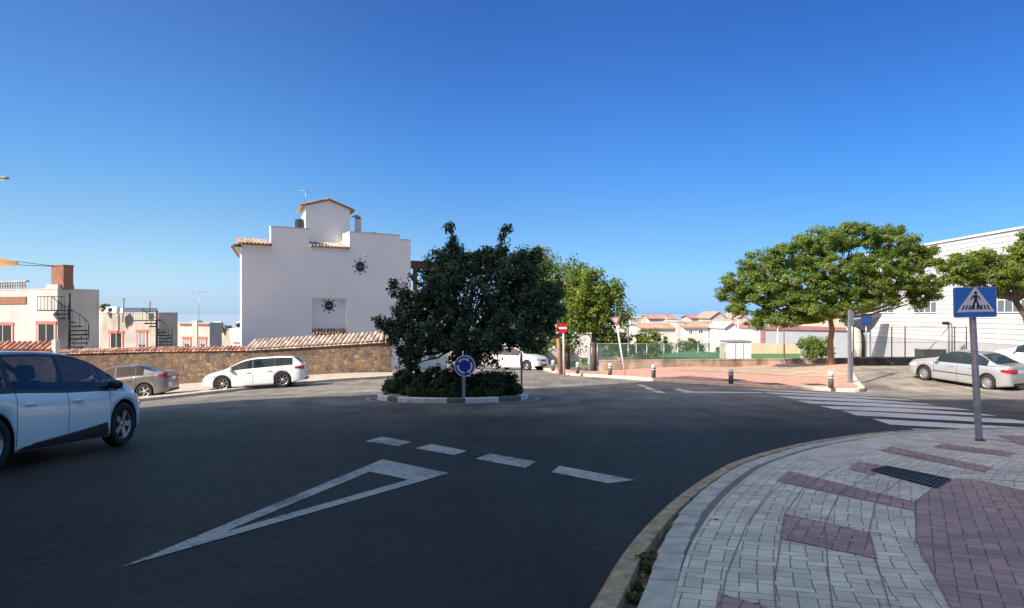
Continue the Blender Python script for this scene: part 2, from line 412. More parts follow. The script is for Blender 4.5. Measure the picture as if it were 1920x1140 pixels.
def sweep(mb, pts, sec, side=1, mi=0, closed=False, cellmat=None):
    """sec: (offset, height) pairs; heights above the ground"""
    ns = normals2(pts) if not closed else [((pts[(i + 1) % len(pts)] - pts[i - 1]).normalized()) for i in range(len(pts))]
    if closed: ns = [Vector((-t.y, t.x)) for t in ns]
    v = []; f = []; L = len(sec)
    for p, n in zip(pts, ns):
        for o, z in sec:
            q = p + n * o * side; v.append((q.x, q.y, gz(q.x, q.y) + z))
    N = len(pts)
    for i in range(N if closed else N - 1):
        j = (i + 1) % N
        for k in range(L - 1):
            mb.add([v[i * L + k], v[j * L + k], v[j * L + k + 1], v[i * L + k + 1]], [(0, 1, 2, 3)], cellmat(i) if cellmat else mi)
    return mb
# ================================================================= GROUND
def grid_mesh(name, xs, ys, fn, mat, kind='structure'):
    nx, ny = len(xs), len(ys)
    v = [(x, y, fn(x, y)) for y in ys for x in xs]
    f = [(j * nx + i, j * nx + i + 1, (j + 1) * nx + i + 1, (j + 1) * nx + i) for j in range(ny - 1) for i in range(nx - 1)]
    me = bpy.data.meshes.new(name); me.from_pydata(v, [], f); me.materials.append(MATS[mat])
    me.polygons.foreach_set('use_smooth', [True] * len(f))
    o = bpy.data.objects.new(name, me); C.objects.link(o); o['kind'] = kind; return o
def span(segs):
    out = []
    for a, b, s in segs:
        x = a
        while x < b - 1e-6: out.append(x); x += s
    return out + [segs[-1][1]]
gxs = span([(-3000, -600, 300), (-600, -80, 40), (-80, 60, 4), (60, 600, 45), (600, 3000, 300)])
gys = span([(-300, -40, 40), (-40, 120, 4), (120, 600, 40), (600, 2400, 200)])
def hills(x, y): return gz(x, y) - .25 - 1.2 * sm(60, 90, y)
grid_mesh('ground', gxs, gys, hills, 'dry_ground')
sea = MB(); sea.add([(-30000, 1500, -40), (30000, 1500, -40), (30000, 38000, -40), (-30000, 38000, -40)], [(0, 1, 2, 3)])
sea.obj('sea', 'hazy_sea')['kind'] = 'structure'
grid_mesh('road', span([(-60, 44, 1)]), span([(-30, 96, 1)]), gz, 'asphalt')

# ---- pavement on the near right
kerb_px = [(1127, 1140), (1146, 1103), (1178, 1051), (1220, 1001), (1255, 966), (1290, 937), (1338, 904), (1370, 885), (1445, 860), (1520, 842), (1620, 826), (1712, 819), (1828, 816), (1920, 815)]
kp = [at(*q) for q in kerb_px]; kp = [Vector((p.x, p.y)) for p in kp]
d0 = (kp[0] - kp[2]).normalized(); kp = [kp[0] + d0 * 9 + Vector((-.1, 0)), kp[0] + d0 * 3] + kp
d1 = Vector((1, -.02)); kp += [kp[-1] + d1 * 4, kp[-1] + d1 * 14]
KL = smooth_line(kp, 3)
SH = .13
mb = MB()
sec = [(0, -.02), (0, SH - .025), (.025, SH), (.145, SH), (.15, SH - .07)]
KR = resample(KL, .12)
sweep(mb, KR, sec, -1)
kerb = mb.obj('kerb', 'kerb_stone'); kerb['kind'] = 'structure'
mb = MB()   # gap with soil between the kerb and the old gutter stones
sweep(mb, KR, [(.145, SH - .07), (.27, SH - .07)], -1); mb.obj('kerb_gap_soil', 'gravel')['kind'] = 'structure'
def gapw(y): return lerp(.245, .165, sm(3.9, 7.0, y))
nsK = normals2(KR)
mb = MB()   # row of grey stones
acc = 0; i = 0; rr = random.Random(3)
while i < len(KR) - 5:
    if KR[i].y < 1 or KR[i].x > 16: i += 1; continue
    n = rr.choice([3, 4, 4, 5]); j = min(i + n, len(KR) - 1)
    a, b = KR[i] + (KR[i + 1] - KR[i]) * .15, KR[j]; b = b - (KR[j] - KR[j - 1]) * .1
    g = gapw(a.y) + rr.uniform(-.006, .006); w = .175
    quad = [a - nsK[i] * g, b - nsK[j] * g, b - nsK[j] * (g + w), a - nsK[i] * (g + w)]
    top = [(q.x, q.y, gz(q.x, q.y) + SH + rr.uniform(-.004, .006)) for q in quad]
    cc = sum((Vector(t) for t in top), Vector()) / 4
    inn = [tuple(Vector(t).lerp(cc, .06)) for t in top]
    low = [(t[0], t[1], t[2] - .012) for t in top]; bot = [(t[0], t[1], t[2] - .12) for t in top]
    for A_, B_ in ((inn, low), (low, bot)):
        for k in range(4): mb.add([A_[k], A_[(k + 1) % 4], B_[(k + 1) % 4], B_[k]], [(0, 1, 2, 3)])
    mb.add(inn, [(0, 1, 2, 3)]); i = j
gs = mb.obj('gutter_stone_row', 'gutter_stone'); gs['kind'] = 'structure'
mb = MB(); sweep(mb, KR, [(.262, SH - .022), (.52, SH - .012)], -1); mb.obj('joint_mortar', 'mortar')['kind'] = 'structure'

# curved bands of pavers following the kerb, pink bars laid into them
pinkpx = [[(1346, 1113), (1450, 1145), (1450, 1180), (1340, 1160)],
          [(1471, 965), (1632, 1001), (1646, 1050), (1462, 1011)],
          [(1478, 884), (1718, 943), (1718, 960), (1455, 903)],
          [(1607, 866), (1668, 876), (1640, 893), (1590, 880)],
          [(1670, 838), (1862, 878), (1846, 886), (1650, 846)],
          [(1770, 832), (1905, 850), (1890, 857), (1750, 839)]]
L4 = [(1784, 1145), (1718, 1016), (1716, 943), (1752, 915), (1790, 898), (1830, 900), (1905, 918), (2300, 1010), (2300, 1400), (1900, 1400)]
def pip(x, y, poly):
    c = False; n = len(poly)
    for i in range(n):
        x1, y1 = poly[i]; x2, y2 = poly[(i + 1) % n]
        if (y1 > y) != (y2 > y) and x < (x2 - x1) * (y - y1) / (y2 - y1) + x1: c = not c
    return c
pinkw = [[A2(*q, SH) for q in pl] for pl in pinkpx]; L4w = [A2(*q, SH) for q in L4]
# the coarse kerb line gives the bends between the fans of pavers
KC = resample(smooth_line(kp, 1), 50); KC = [p for p in KC]
bandv = []; bandf = []; bandm = []; uvs = []
ROWS = [.42 + .059 * k for k in range(60)]
KF = resample(KL, .059); KF = [p for p in KF if p.y > 1.0]
nf = normals2(KF)
# piecewise constant direction, as laid: fans about 0.9 m long
sn = []
for i in range(len(KF)):
    a = (i // 16) * 16; t = (i - a) / 16
    b = min(a + 16, len(KF) - 1)
    sn.append((nf[a].lerp(nf[b], sm(.35, .65, t))).normalized())
arc = 0
for i, (p, n) in enumerate(zip(KF, sn)):
    if i: arc += (p - KF[i - 1]).length
    for r in ROWS:
        q = p - n * r; bandv.append((q.x, q.y, gz(q.x, q.y) + SH + .004)); uvs.append((r + .05, arc))
def to_band(pt):
    best = None
    for i, (p, n) in enumerate(zip(KF, sn)):
        d = Vector(pt) - p; t = Vector((-n.y, n.x)); e = abs(d.dot(t))
        if d.dot(-n) > .2 and (best is None or e < best[0]): best = (e, d.dot(-n), i)
    return best[1], best[2]
RECT = []
for pl in pinkw[:3]:
    q = [to_band(p) for p in pl]; r0 = min(a for a, b in q); r1 = max(a for a, b in q); i0 = sum(sorted(b for a, b in q)[:2]) / 2; i1 = sum(sorted(b for a, b in q)[2:]) / 2
    RECT.append((r0, r1, i0, i1)); print('bar', r0, r1, i0, i1)
NR = len(ROWS); LIM = {}
for i in range(len(KF) - 1):
    for k in range(NR - 1):
        ids = (i * NR + k, (i + 1) * NR + k, (i + 1) * NR + k + 1, i * NR + k + 1)
        cx = sum(bandv[q][0] for q in ids) / 4; cy = sum(bandv[q][1] for q in ids) / 4
        a = Vector(bandv[ids[0]]); b = Vector(bandv[ids[1]])
        if (b - a).dot(Vector((*(KF[i + 1] - KF[i]), 0))) < .0008: continue
        bandf.append(ids); bandm.append(1 if 0 and any(a_ - .03 <= ROWS[k] <= b_ - .03 and c_ <= i <= d_ for a_, b_, c_, d_ in RECT) else 0)
me = bpy.data.meshes.new('paver_band'); me.from_pydata(bandv, [], bandf)
me.materials.append(MATS['white_pavers_band']); me.materials.append(MATS['pink_pavers_band'])
me.polygons.foreach_set('material_index', bandm); ul = me.uv_layers.new(name='UVMap')
ul.data.foreach_set('uv', [c for f in bandf for q in f for c in uvs[q]])
o = bpy.data.objects.new('paved_band', me); C.objects.link(o); o['kind'] = 'structure'
base = [q - n * .5 for q, n in zip(KR[::4], nsK[::4])]
base = [(p.x, p.y) for p in base] + [(26, 4), (26, -14), (4, -14)]
drape('pavement', base, SH - .004, 'white_pavers', 1.0)
drape('pink_pavement', L4w, SH + .009, 'pink_pavers', 1.0)
for pl in pinkw:
    drape('pink_paving_strip', pl, SH + .009, 'pink_pavers', 1.0)
pk = [A2(*q, SH) for q in ((1868, 817), (1990, 821), (2100, 850), (1925, 838))]
drape('pink_paving_strip', pk, SH + .009, 'pink_pavers', 1.0)

# long joints between the fans of pavers
J = [[(1455, 1145), (1451, 1092), (1457, 1061), (1471, 966), (1506, 917), (1550, 888), (1600, 868)], [(1561, 1145), (1552, 1064), (1547, 983), (1573, 928), (1620, 900), (1645, 882)], [(1670, 1145), (1642, 1050), (1629, 1000), (1645, 932), (1688, 903), (1720, 890)],
     [(1784, 1145), (1718, 1016), (1716, 943), (1752, 915)], [(1350, 1145), (1362, 1080), (1400, 985), (1445, 925), (1500, 888)],
     [(1718, 1016), (1629, 1000), (1547, 983), (1471, 966)], [(1716, 943), (1645, 932)]]
mb = MB()
for l in J:
    pts = resample([A2(*q, SH) for q in l], .12); nn = normals2(pts)
    for k in range(len(pts) - 1):
        q = [pts[k] - nn[k] * .0035, pts[k + 1] - nn[k + 1] * .0035, pts[k + 1] + nn[k + 1] * .0035, pts[k] + nn[k] * .0035]
        mb.add([(p.x, p.y, gz(p.x, p.y) + SH + .0125) for p in q], [(0, 1, 2, 3)])
mb.obj('pavement_joints', 'mortar')['kind'] = 'structure'
# ---- plaza across the road
pl_px = [(1018, 694.5), (1055, 702.5), (1103, 706), (1142, 708.5), (1193, 712.5), (1262, 717.5), (1340, 722), (1420, 727), (1500, 731), (1560, 734), (1612, 736), (1626, 733), (1607, 714), (1600, 702)]
pw = [Vector(A2(*q, 0)) for q in pl_px]
pk_line = [pw[0] + Vector((-.6, 9))] + pw
PK = resample(smooth_line(pk_line, 2), .4)
mb = MB(); sweep(mb, PK, [(0, -.03), (0, .12), (.03, .14), (.28, .14)], 1)
mb.obj('plaza_kerb', 'pale_kerb')['kind'] = 'structure'
nP = normals2(PK)
pin = [(p + n * .27) for p, n in zip(PK[::3], nP[::3])]
pin = [(p.x, p.y) for p in pin]
WL0 = P(1123, 691, 50.5); WL1 = P(1598, 684.5, 46.5); print(WL0.z - gz(WL0.x, WL0.y), WL1.z - gz(WL1.x, WL1.y), at(1123, 691, .13), at(1598, 684.5, .13)); print('low wall', WL0, WL1)
far = [(WL1.x + .3, WL1.y + .2), (WL0.x, WL0.y + .2), (3.2, 55)]
drape('plaza', pin + far, .135, 'plaza_pavers', 1.0)
dirt = [A2(*q, .13) for q in ((1420, 689), (1500, 686.5), (1596, 697), (1597, 705), (1560, 706), (1500, 707), (1440, 703), (1330, 697), (1250, 694))]
drape('bare_earth', dirt, .15, 'earth', 1.0)
for a, b, c, d in ((1348, 708.5, 1404, 714.5), (1434, 717.5, 1466, 721), (1512, 718.5, 1545, 722)):
    pass

# ---- pavement along the stone wall on the left
lk_px = [(712, 710), (640, 714), (570, 720), (500, 727), (400, 738.5), (340, 745)]
lw = [Vector(A2(*q)) for q in lk_px]
lw = [lw[0] + Vector((2.2, 5.5)), lw[0] + Vector((.7, 1.6))] + lw + [lw[-1] + (lw[-1] - lw[-2]) * 3.0, lw[-1] + (lw[-1] - lw[-2]) * 7]
LKl = resample(smooth_line(lw, 2), .5)
mb = MB(); sweep(mb, LKl, [(0, -.03), (0, .11), (.03, .13), (.22, .13)], -1)
# stone wall line, in plan
WALL = [Vector((-6.1, 42.2)), Vector((-7.6, 42.0)), Vector((-15.4, 42.9)), Vector((-20, 43.6)), Vector((-31, 45.0)), Vector((-44, 46.6))]
mb.obj('pavement_kerb', 'pale_kerb')['kind'] = 'structure'
nl = normals2(LKl)
pv = [(p - n * .2) for p, n in zip(LKl[::3], nl[::3])]
pv = [(p.x, p.y) for p in pv] + [(-48, 47.2), (-31, 45.2), (-20, 43.8), (-15.4, 43.1), (-7.6, 42.2), (-5.4, 43.5)]
drape('far_pavement', pv, .125, 'cream_pavers', 1.0)

# ---- painted markings
def paint(name, polys, mat='road_paint', off=.006):
    bmA = []
    for pl in polys:
        o = drape('tmp', [A2(*q) for q in pl], off, mat, 1.0); bmA.append(o)
    bm = bmesh.new()
    for o in bmA: bm.from_mesh(o.data)
    for o in bmA:
        d = o.data; bpy.data.objects.remove(o); bpy.data.meshes.remove(d)
    me = bpy.data.meshes.new(name); bm.to_mesh(me); bm.free(); me.materials.append(MATS[mat])
    o = bpy.data.objects.new(name, me); C.objects.link(o); o['kind'] = 'structure'; return o
paint('give_way_marking', [[(227, 1065), (717, 862), (693, 885), (422, 998)], [(717, 862), (842, 888), (766, 900), (693, 885)], [(842, 888), (227, 1065), (422, 998), (766, 900)]])
paint('broken_line', [[(684, 828), (717, 819), (771, 829), (747, 837)], [(778, 841), (809, 833), (876, 846), (852, 854)],
                      [(892, 861), (918, 851), (1005, 866), (985, 878)], [(1034, 886), (1049, 874), (1191, 901), (1141, 907)]])
zs = [[(1708, 804), (1870, 808.5), (1885, 813.5), (1740, 814)],
      [(1635, 785.5), (1800, 795), (1990, 806), (2000, 813), (1830, 805), (1669, 796.5)],
      [(1578, 770), (1690, 775.5), (1895, 786.5), (1975, 797), (1830, 791), (1606, 779)],
      [(1536, 761.5), (1680, 765), (1840, 776), (1870, 780.5), (1700, 773.5), (1564, 767.5)],
      [(1492, 751), (1640, 756), (1790, 765), (1825, 770), (1690, 764.5), (1520, 757)],
      [(1457, 742.5), (1600, 747.5), (1735, 757), (1750, 760), (1600, 753), (1486, 748)],
      [(1430, 735.5), (1560, 740.5), (1700, 748.5), (1712, 751.5), (1560, 744.5), (1452, 739)],
      [(1396, 728.8), (1500, 733), (1640, 741.5), (1655, 744), (1520, 737.5), (1418, 731.8)]]
paint('zebra_crossing', zs, 'zebra_paint')
paint('yield_dashes', [[(1193, 721.5), (1202, 721), (1222, 727), (1212, 727.5)], [(1207, 727.5), (1218, 727), (1232, 731.5), (1220, 732)], [(1222, 733.5), (1238, 733), (1250, 738), (1232, 737)]], 'zebra_paint')
paint('stop_strip', [[(1264, 729.3), (1274, 729), (1302, 734.2), (1430, 735.6), (1430, 737.2), (1284, 736.4)]], 'zebra_paint')
paint('parking_lines', [[(1640, 712), (1646, 711.5), (1720, 721), (1700, 722)], [(1700, 706), (1706, 705.6), (1800, 722), (1790, 723)],
                        [(1622, 701.5), (1626, 701), (1700, 708), (1692, 709)], [(1640, 736), (1642, 733.6), (1740, 737), (1740, 739.5)], [(1850, 737), (1900, 740.8), (1990, 747), (1980, 750), (1900, 745)]], 'faint_paint')

# ================================================================= ROUNDABOUT
RC = Vector((-1.93, 24.35)); RR = 2.46
def circ(r, n): return [RC + Vector((math.cos(2 * PI * k / n), math.sin(2 * PI * k / n))) * r for k in range(n)]
NN = 84
mb = MB(); sweep(mb, circ(RR, NN), [(0, -.02), (0, .13), (.03, .16), (.17, .16), (.18, .08)], 1, closed=True, cellmat=lambda i: 1 if (i // 3) % 4 == 1 or (i // 3) % 7 == 3 else 0)
mb.obj('island_kerb', ['kerb_white', 'kerb_dark'])['kind'] = 'structure'
mb = MB(); sweep(mb, circ(RR + .27, 96), [(0, .006), (-.11, .006)], 1, closed=True)
mb.obj('island_edge_line', 'road_paint')['kind'] = 'structure'
drape('island_soil', [(p.x, p.y) for p in circ(RR - .16, 40)], .12, 'earth', 1.0)
# ================================================================= VEGETATION
def leaf_mesh(name, pts, nrm, size, mat, seed=1, jitter=.5, elong=1.7, parent=None, loc=None):
    r = np.random.RandomState(seed); N = len(pts)
    n = nrm + r.normal(0, jitter, (N, 3)); n /= np.linalg.norm(n, axis=1)[:, None] + 1e-9
    a = r.normal(0, 1, (N, 3)); u = np.cross(n, a); u /= np.linalg.norm(u, axis=1)[:, None] + 1e-9
    w = np.cross(n, u); s = size * r.uniform(.6, 1.3, (N, 1))
    V = np.empty((N, 4, 3), np.float32)
    fold = n * s * .22
    V[:, 0] = pts - u * s * elong * .5; V[:, 1] = pts + w * s * .42 + fold; V[:, 2] = pts + u * s * elong * .5; V[:, 3] = pts - w * s * .42 + fold
    me = bpy.data.meshes.new(name); me.vertices.add(N * 4); me.vertices.foreach_set('co', V.reshape(-1))
    me.loops.add(N * 4); me.loops.foreach_set('vertex_index', np.arange(N * 4, dtype=np.int32))
    me.polygons.add(N); me.polygons.foreach_set('loop_start', np.arange(0, N * 4, 4, dtype=np.int32))
    me.polygons.foreach_set('loop_total', np.full(N, 4, np.int32))
    me.update(calc_edges=True); me.materials.append(MATS[mat])
    o = bpy.data.objects.new(name, me); C.objects.link(o)
    if parent: o.parent = parent
    if loc is not None: o.location = loc
    return o
def clumps(blobs, per, crad, seed, density=1., shell=.55, flat=1.0):
    """leaf points gathered in small clumps lying mostly in the outer part of each blob"""
    r = np.random.RandomState(seed); P_ = []; N_ = []
    for (cx, cy, cz, rx, ry, rz) in blobs:
        area = (rx * ry + ry * rz + rx * rz) / 3
        k = max(3, int(area * 4 * PI * density / (crad * crad * 2.2)))
        d = r.normal(0, 1, (k, 3)); d /= np.linalg.norm(d, axis=1)[:, None]
        rad = (shell + (1 - shell) * r.rand(k, 1) ** .6)
        rad *= 1 + .16 * np.sin(d[:, :1] * 7 + cx * 3) * np.cos(d[:, 2:] * 6 + cz * 2)
        c = d * rad * np.array([rx, ry, rz]) + np.array([cx, cy, cz])
        for q, dd in zip(c, d):
            m = int(per * r.uniform(.5, 1.4)); cr = crad * r.uniform(.55, 1.3)
            o = r.normal(0, 1, (m, 3)); o /= np.linalg.norm(o, axis=1)[:, None]
            o *= (r.rand(m, 1) ** .45) * cr; o[:, 2] *= flat
            P_.append(q + o); N_.append(o / cr * .7 + dd * .5 + np.array([0, 0, .45]))
    return np.concatenate(P_), np.concatenate(N_)
def branch(mb, a, b, r0, r1, seg=5, wob=.12, rr=rnd):
    a = Vector(a); b = Vector(b); L = (b - a).length; pts = []; rad = []
    for i in range(seg + 1):
        t = i / seg; p = a.lerp(b, t)
        if 0 < i < seg: p += Vector((rr.uniform(-1, 1), rr.uniform(-1, 1), rr.uniform(-.5, .8))) * wob * L * .35
        pts.append(p); rad.append(lerp(r0, r1, t))
    mb.tube(pts, rad, 8); return pts
def limbs(mb, fork, blobs, r0, seed, twigs=4):
    rr = random.Random(seed); fork = Vector(fork)
    for (cx, cy, cz, rx, ry, rz) in blobs:
        c = Vector((cx, cy, cz)); k = rr.uniform(.5, .8)
        mid = fork.lerp(c, .45) + Vector((0, 0, -.06 * (c - fork).length))
        rr_ = r0 * min(1, .45 + .3 * max(rx, rz))
        branch(mb, fork, mid, rr_, rr_ * .65, 4, .1, rr); pts = branch(mb, mid, c, rr_ * .65, rr_ * .25, 4, .12, rr)
        for _ in range(twigs):
            d = Vector((rr.gauss(0, 1), rr.gauss(0, 1), rr.gauss(.3, .8))).normalized()
            e = c + Vector((d.x * rx, d.y * ry, d.z * rz)) * k
            branch(mb, pts[rr.randint(1, 4)], e, rr_ * .28, rr_ * .08, 4, .15, rr)
def tree(name, label, base, blobs, trunk, r0, leafmat, barkmat='bark', leaf=.1, per=26, crad=.32, dens=1., seed=1, fork=None, group=None, flat=1., shell=.55, limb=.6, twigs=4, elong=1.7):
    t = thing(name, label, 'tree' if 'shrub' not in name else 'shrub', base, 0, group)
    p, n = clumps(blobs, per, crad, seed, dens, shell, flat)
    leaf_mesh('crown', p, n, leaf, leafmat, seed, parent=t, elong=elong)
    mb = MB(); tr = [Vector(q) for q in trunk]
    N = len(tr); rad = [r0 * (1.35 if i == 0 else 1) * lerp(1, .62, i / (N - 1)) for i in range(N)]
    mb.tube(tr, rad, 12); limbs(mb, tr[-1], blobs, r0 * limb, seed, twigs)
    mb.obj('trunk', barkmat, t); return t
def blobs_px(lst, D, base, s=None):
    """ellipses measured in the photograph (x, y, half width, half height, depth offset) put at their real size and depth"""
    out = []
    for q in lst:
        x, y, a, b = q[:4]; dy = q[4] if len(q) > 4 else 0; k = (D + dy) / F
        dp = q[5] if len(q) > 5 else a * k
        out.append(((x - 960) * k - base[0], D + dy - base[1], ZC - (y - HY) * k - base[2], a * k, dp, b * k))
    return out
# --- big dark tree on the roundabout
B = Vector((-1.75, 24.4, gz(-1.75, 24.4) + .12)); D = 24.4
bl = blobs_px([(712, 603, 14, 6, -.3, .2), (735, 615, 26, 14, -.3, .4), (748, 632, 20, 20, -.4, .5), (742, 590, 12, 8, 0, .2), (872, 480, 8, 12, .3, .2), (915, 472, 9, 10, .3, .2), (905, 482, 10, 12, 0, .25), (740, 530, 8, 12, 0, .2), (760, 555, 14, 10, .1, .3), (770, 685, 14, 10, -.4, .3), (1005, 478, 12, 10, .4, .3), (830, 535, 58, 50, -.3), (880, 560, 95, 70, 0, 1.7), (775, 580, 36, 34, -.3), (765, 640, 34, 40, -.5), (722, 606, 22, 11, -.4, .3), (745, 545, 18, 14, 0, .3),
               (805, 615, 55, 44, -.8), (880, 628, 75, 48, -1.2), (955, 612, 62, 46, -.6), (1000, 560, 48, 46, 0), (1020, 596, 36, 40, .2), (960, 510, 60, 38, .2),
               (845, 490, 36, 26, .3), (900, 500, 36, 28, .2), (826, 480, 14, 20, .1), (812, 520, 18, 18, 0, .6), (925, 480, 24, 26, .4), (985, 490, 26, 22, .3), (893, 474, 14, 10, 0, .3),
               (848, 445, 8, 22, .2, .2), (853, 468, 12, 14, .2, .25), (938, 462, 9, 16, .3, .22), (945, 442, 7, 17, .3, .18), (950, 426, 6, 10, .3, .15), (845, 424, 6, 10, .2, .15),
               (1046, 545, 16, 16, .4, .5), (1044, 580, 14, 20, .4, .5), (775, 664, 22, 18, -.6, .5), (1000, 640, 30, 16, -.5, .6), (885, 668, 44, 16, -.4, .8), (757, 668, 16, 18, -.5, .4)], D, B)
tree('carob_tree', 'dense dark green tree with two upright shoots growing on the roundabout island', B, bl,
     [(0, 0, 0), (.05, 0, .5), (-.02, .03, 1.1), (.03, 0, 1.6)], .17, 'carob_leaf', leaf=.078, per=40, crad=.22, dens=.80, seed=4, shell=.42, limb=.5, twigs=3)
# second crown behind it
D = 62; b0 = P(985, 690, D); b0.z = gz(b0.x, b0.y)
bl = blobs_px([(985, 520, 50, 46), (1010, 490, 34, 24), (1035, 530, 36, 36), (1050, 570, 30, 34), (960, 570, 40, 40), (1000, 610, 45, 30), (975, 645, 28, 20), (1035, 512, 26, 18), (1010, 650, 20, 14)], D, b0)
tree('plane_tree', 'tall lit green tree showing over the right shoulder of the dark roundabout tree', b0, bl, [(0, 0, 0), (.1, 0, 1.6), (0, .1, 3.2)], .3, 'plane_leaf', leaf=.18, per=32, crad=.6, dens=.9, seed=8, group='street trees behind the roundabout')
# yellow green tree right of centre
D = 56; b0 = P(1113, 691, D); b0.z = gz(b0.x, b0.y)
bl = blobs_px([(1078, 545, 24, 34), (1082, 600, 26, 18), (1103, 518, 24, 20), (1105, 545, 42, 32), (1140, 545, 30, 26), (1153, 578, 32, 28), (1110, 585, 42, 32), (1085, 570, 26, 38), (1105, 607, 26, 16), (1162, 600, 20, 16), (1128, 618, 20, 14), (1140, 630, 26, 18, .5), (1128, 560, 30, 24), (1150, 650, 20, 18, 1)], D, b0)
tree('plane_tree', 'yellow green tree with a dark straight trunk behind the leaning give way sign', b0, bl, [(0, 0, 0), (.02, 0, 1.6), (0, .1, 3.0)], .2, 'lime_leaf', leaf=.16, per=34, crad=.5, dens=.95, seed=9, group='street trees behind the roundabout')
D = 70; b0 = P(1062, 690, D); b0.z = gz(b0.x, b0.y)
bl = blobs_px([(1078, 510, 24, 24), (1088, 545, 26, 30), (1062, 520, 32, 30), (1055, 560, 40, 40), (1075, 590, 34, 30), (1065, 610, 44, 26), (1030, 640, 30, 16), (1010, 668, 22, 10), (1072, 640, 22, 18)], D, b0)
tree('plane_tree', 'darker green tree between the roundabout tree and the yellow green tree', b0, bl, [(0, 0, 0), (.1, 0, 2), (0, .1, 4)], .28, 'plane_leaf', leaf=.19, per=28, crad=.7, dens=.9, seed=10, group='street trees behind the roundabout')
# --- broad umbrella tree on the plaza
D = 42.5; b0 = P(1557, 696, D); b0.z = gz(b0.x, b0.y) + .13
bl = blobs_px([(1395, 530, 44, 26, 0, 1.6), (1375, 555, 34, 20, .5, 1.2), (1430, 500, 44, 26, .5, 1.8), (1480, 480, 46, 26, 0, 2.0), (1540, 455, 44, 26, 0, 2.2), (1600, 445, 46, 24, .3, 2.2), (1665, 455, 42, 26, 0, 2.0),
               (1710, 490, 42, 26, -.3, 1.8), (1735, 470, 20, 10, 0, .8), (1640, 500, 60, 30, -1.0, 2.0), (1560, 505, 60, 30, -1.2, 2.0), (1490, 530, 55, 26, -1.0, 1.8), (1430, 550, 40, 22, -.8, 1.4), (1440, 590, 28, 14, -.8, .9), (1480, 575, 45, 18, -1.2, 1.3),
               (1560, 548, 52, 20, -1.8, 1.3), (1620, 540, 50, 20, -1.5, 1.5), (1690, 530, 50, 24, -1, 1.7), (1735, 540, 34, 24, 0, 1.2), (1722, 562, 22, 20, 0, .8), (1415, 606, 18, 14, -.5, .6), (1385, 580, 22, 14, 0, .8), (1530, 578, 38, 15, -2.2, 1.0), (1470, 600, 32, 13, -1.6, .9), (1605, 572, 32, 13, -2.3, .9), (1650, 558, 36, 13, -2, .9), (1500, 560, 50, 18, -1.8, 1.1), (1575, 590, 20, 9, -1.5, .6), (1590, 430, 22, 10, 0, .8), (1668, 430, 26, 10, 0, .9), (1666, 560, 22, 10, -.8, .7), (1515, 598, 26, 10, -1, .8)], D, b0)
tree('umbrella_tree', 'broad spreading umbrella shaped tree on the plaza left of the parked silver saloon', b0, bl,
     [(0, 0, 0), (.03, 0, .5), (-.02, 0, 1.4), (.1, 0, 2.1), (0, .05, 2.75)], .21, 'acacia_leaf', 'tan_bark', leaf=.092, per=92, crad=.35, dens=.85, seed=12, flat=.6, shell=.45, limb=.75, twigs=4)
# --- second, yellower tree at the right edge
D = 39; b0 = P(1938, 700, D); b0.z = gz(b0.x, b0.y)
bl = blobs_px([(1800, 500, 34, 24, 0, 1.2), (1840, 480, 30, 14, 0, 1.0), (1850, 515, 50, 24, 0, 1.6), (1900, 500, 36, 28, 0, 1.6), (1915, 462, 18, 24, 0, .9), (1960, 490, 60, 40), (2020, 500, 60, 40), (1965, 450, 50, 30), (1785, 525, 26, 12, 0, .9), (1900, 530, 40, 14, -.3, 1.2), (1765, 495, 14, 10, 0, .5)], D, b0)
tree('umbrella_tree', 'yellow green tree with a dark slanting trunk at the right edge behind the crossing sign', b0, bl,
     [(0, 0, 0), (-.1, 0, 1.5), (-.4, 0, 2.6), (-1.0, 0, 3.5)], .22, 'lime_leaf', 'bark', leaf=.09, per=84, crad=.33, dens=.9, seed=14, flat=.6, shell=.45, limb=.8)
# --- trees beyond the low wall
def small_tree(px, py, D, lst, label, mat, seed, name='garden_tree', lf=.22, cr=.5):
    b = P(px, py, D); b.z = gz(b.x, b.y) - .2
    tree(name, label, b, blobs_px(lst, D, b), [(0, 0, 0), (.05, 0, .8), (0, .05, 1.8)], .14, mat, leaf=lf, per=20, crad=cr, dens=1.0, seed=seed, group='trees beyond the low wall', twigs=2)
small_tree(1222, 680, 74, [(1215, 640, 26, 20), (1235, 650, 24, 20), (1200, 655, 18, 20), (1228, 668, 30, 12)], 'round bright green tree beyond the low wall below the red roofs', 'lime_leaf', 21)
small_tree(1295, 680, 80, [(1285, 645, 20, 11), (1308, 648, 16, 10), (1296, 660, 24, 12)], 'low dark green tree in front of the white flats beyond the low wall', 'plane_leaf', 22)
small_tree(1352, 680, 74, [(1353, 656, 8, 10), (1346, 668, 8, 8)], 'small green bush beside the white kiosk', 'plane_leaf', 23, lf=.16, cr=.3)
small_tree(1172, 680, 74, [(1165, 640, 22, 16), (1180, 655, 18, 14)], 'dark tree beyond the fence behind the leaning sign post', 'plane_leaf', 24)
small_tree(1528, 684, 54, [(1518, 644, 20, 10), (1540, 650, 22, 14), (1525, 662, 24, 12), (1505, 645, 12, 7)], 'spreading green bush against the yellow wall left of the umbrella tree trunk', 'acacia_leaf', 25, 'garden_shrub', .13, .3)
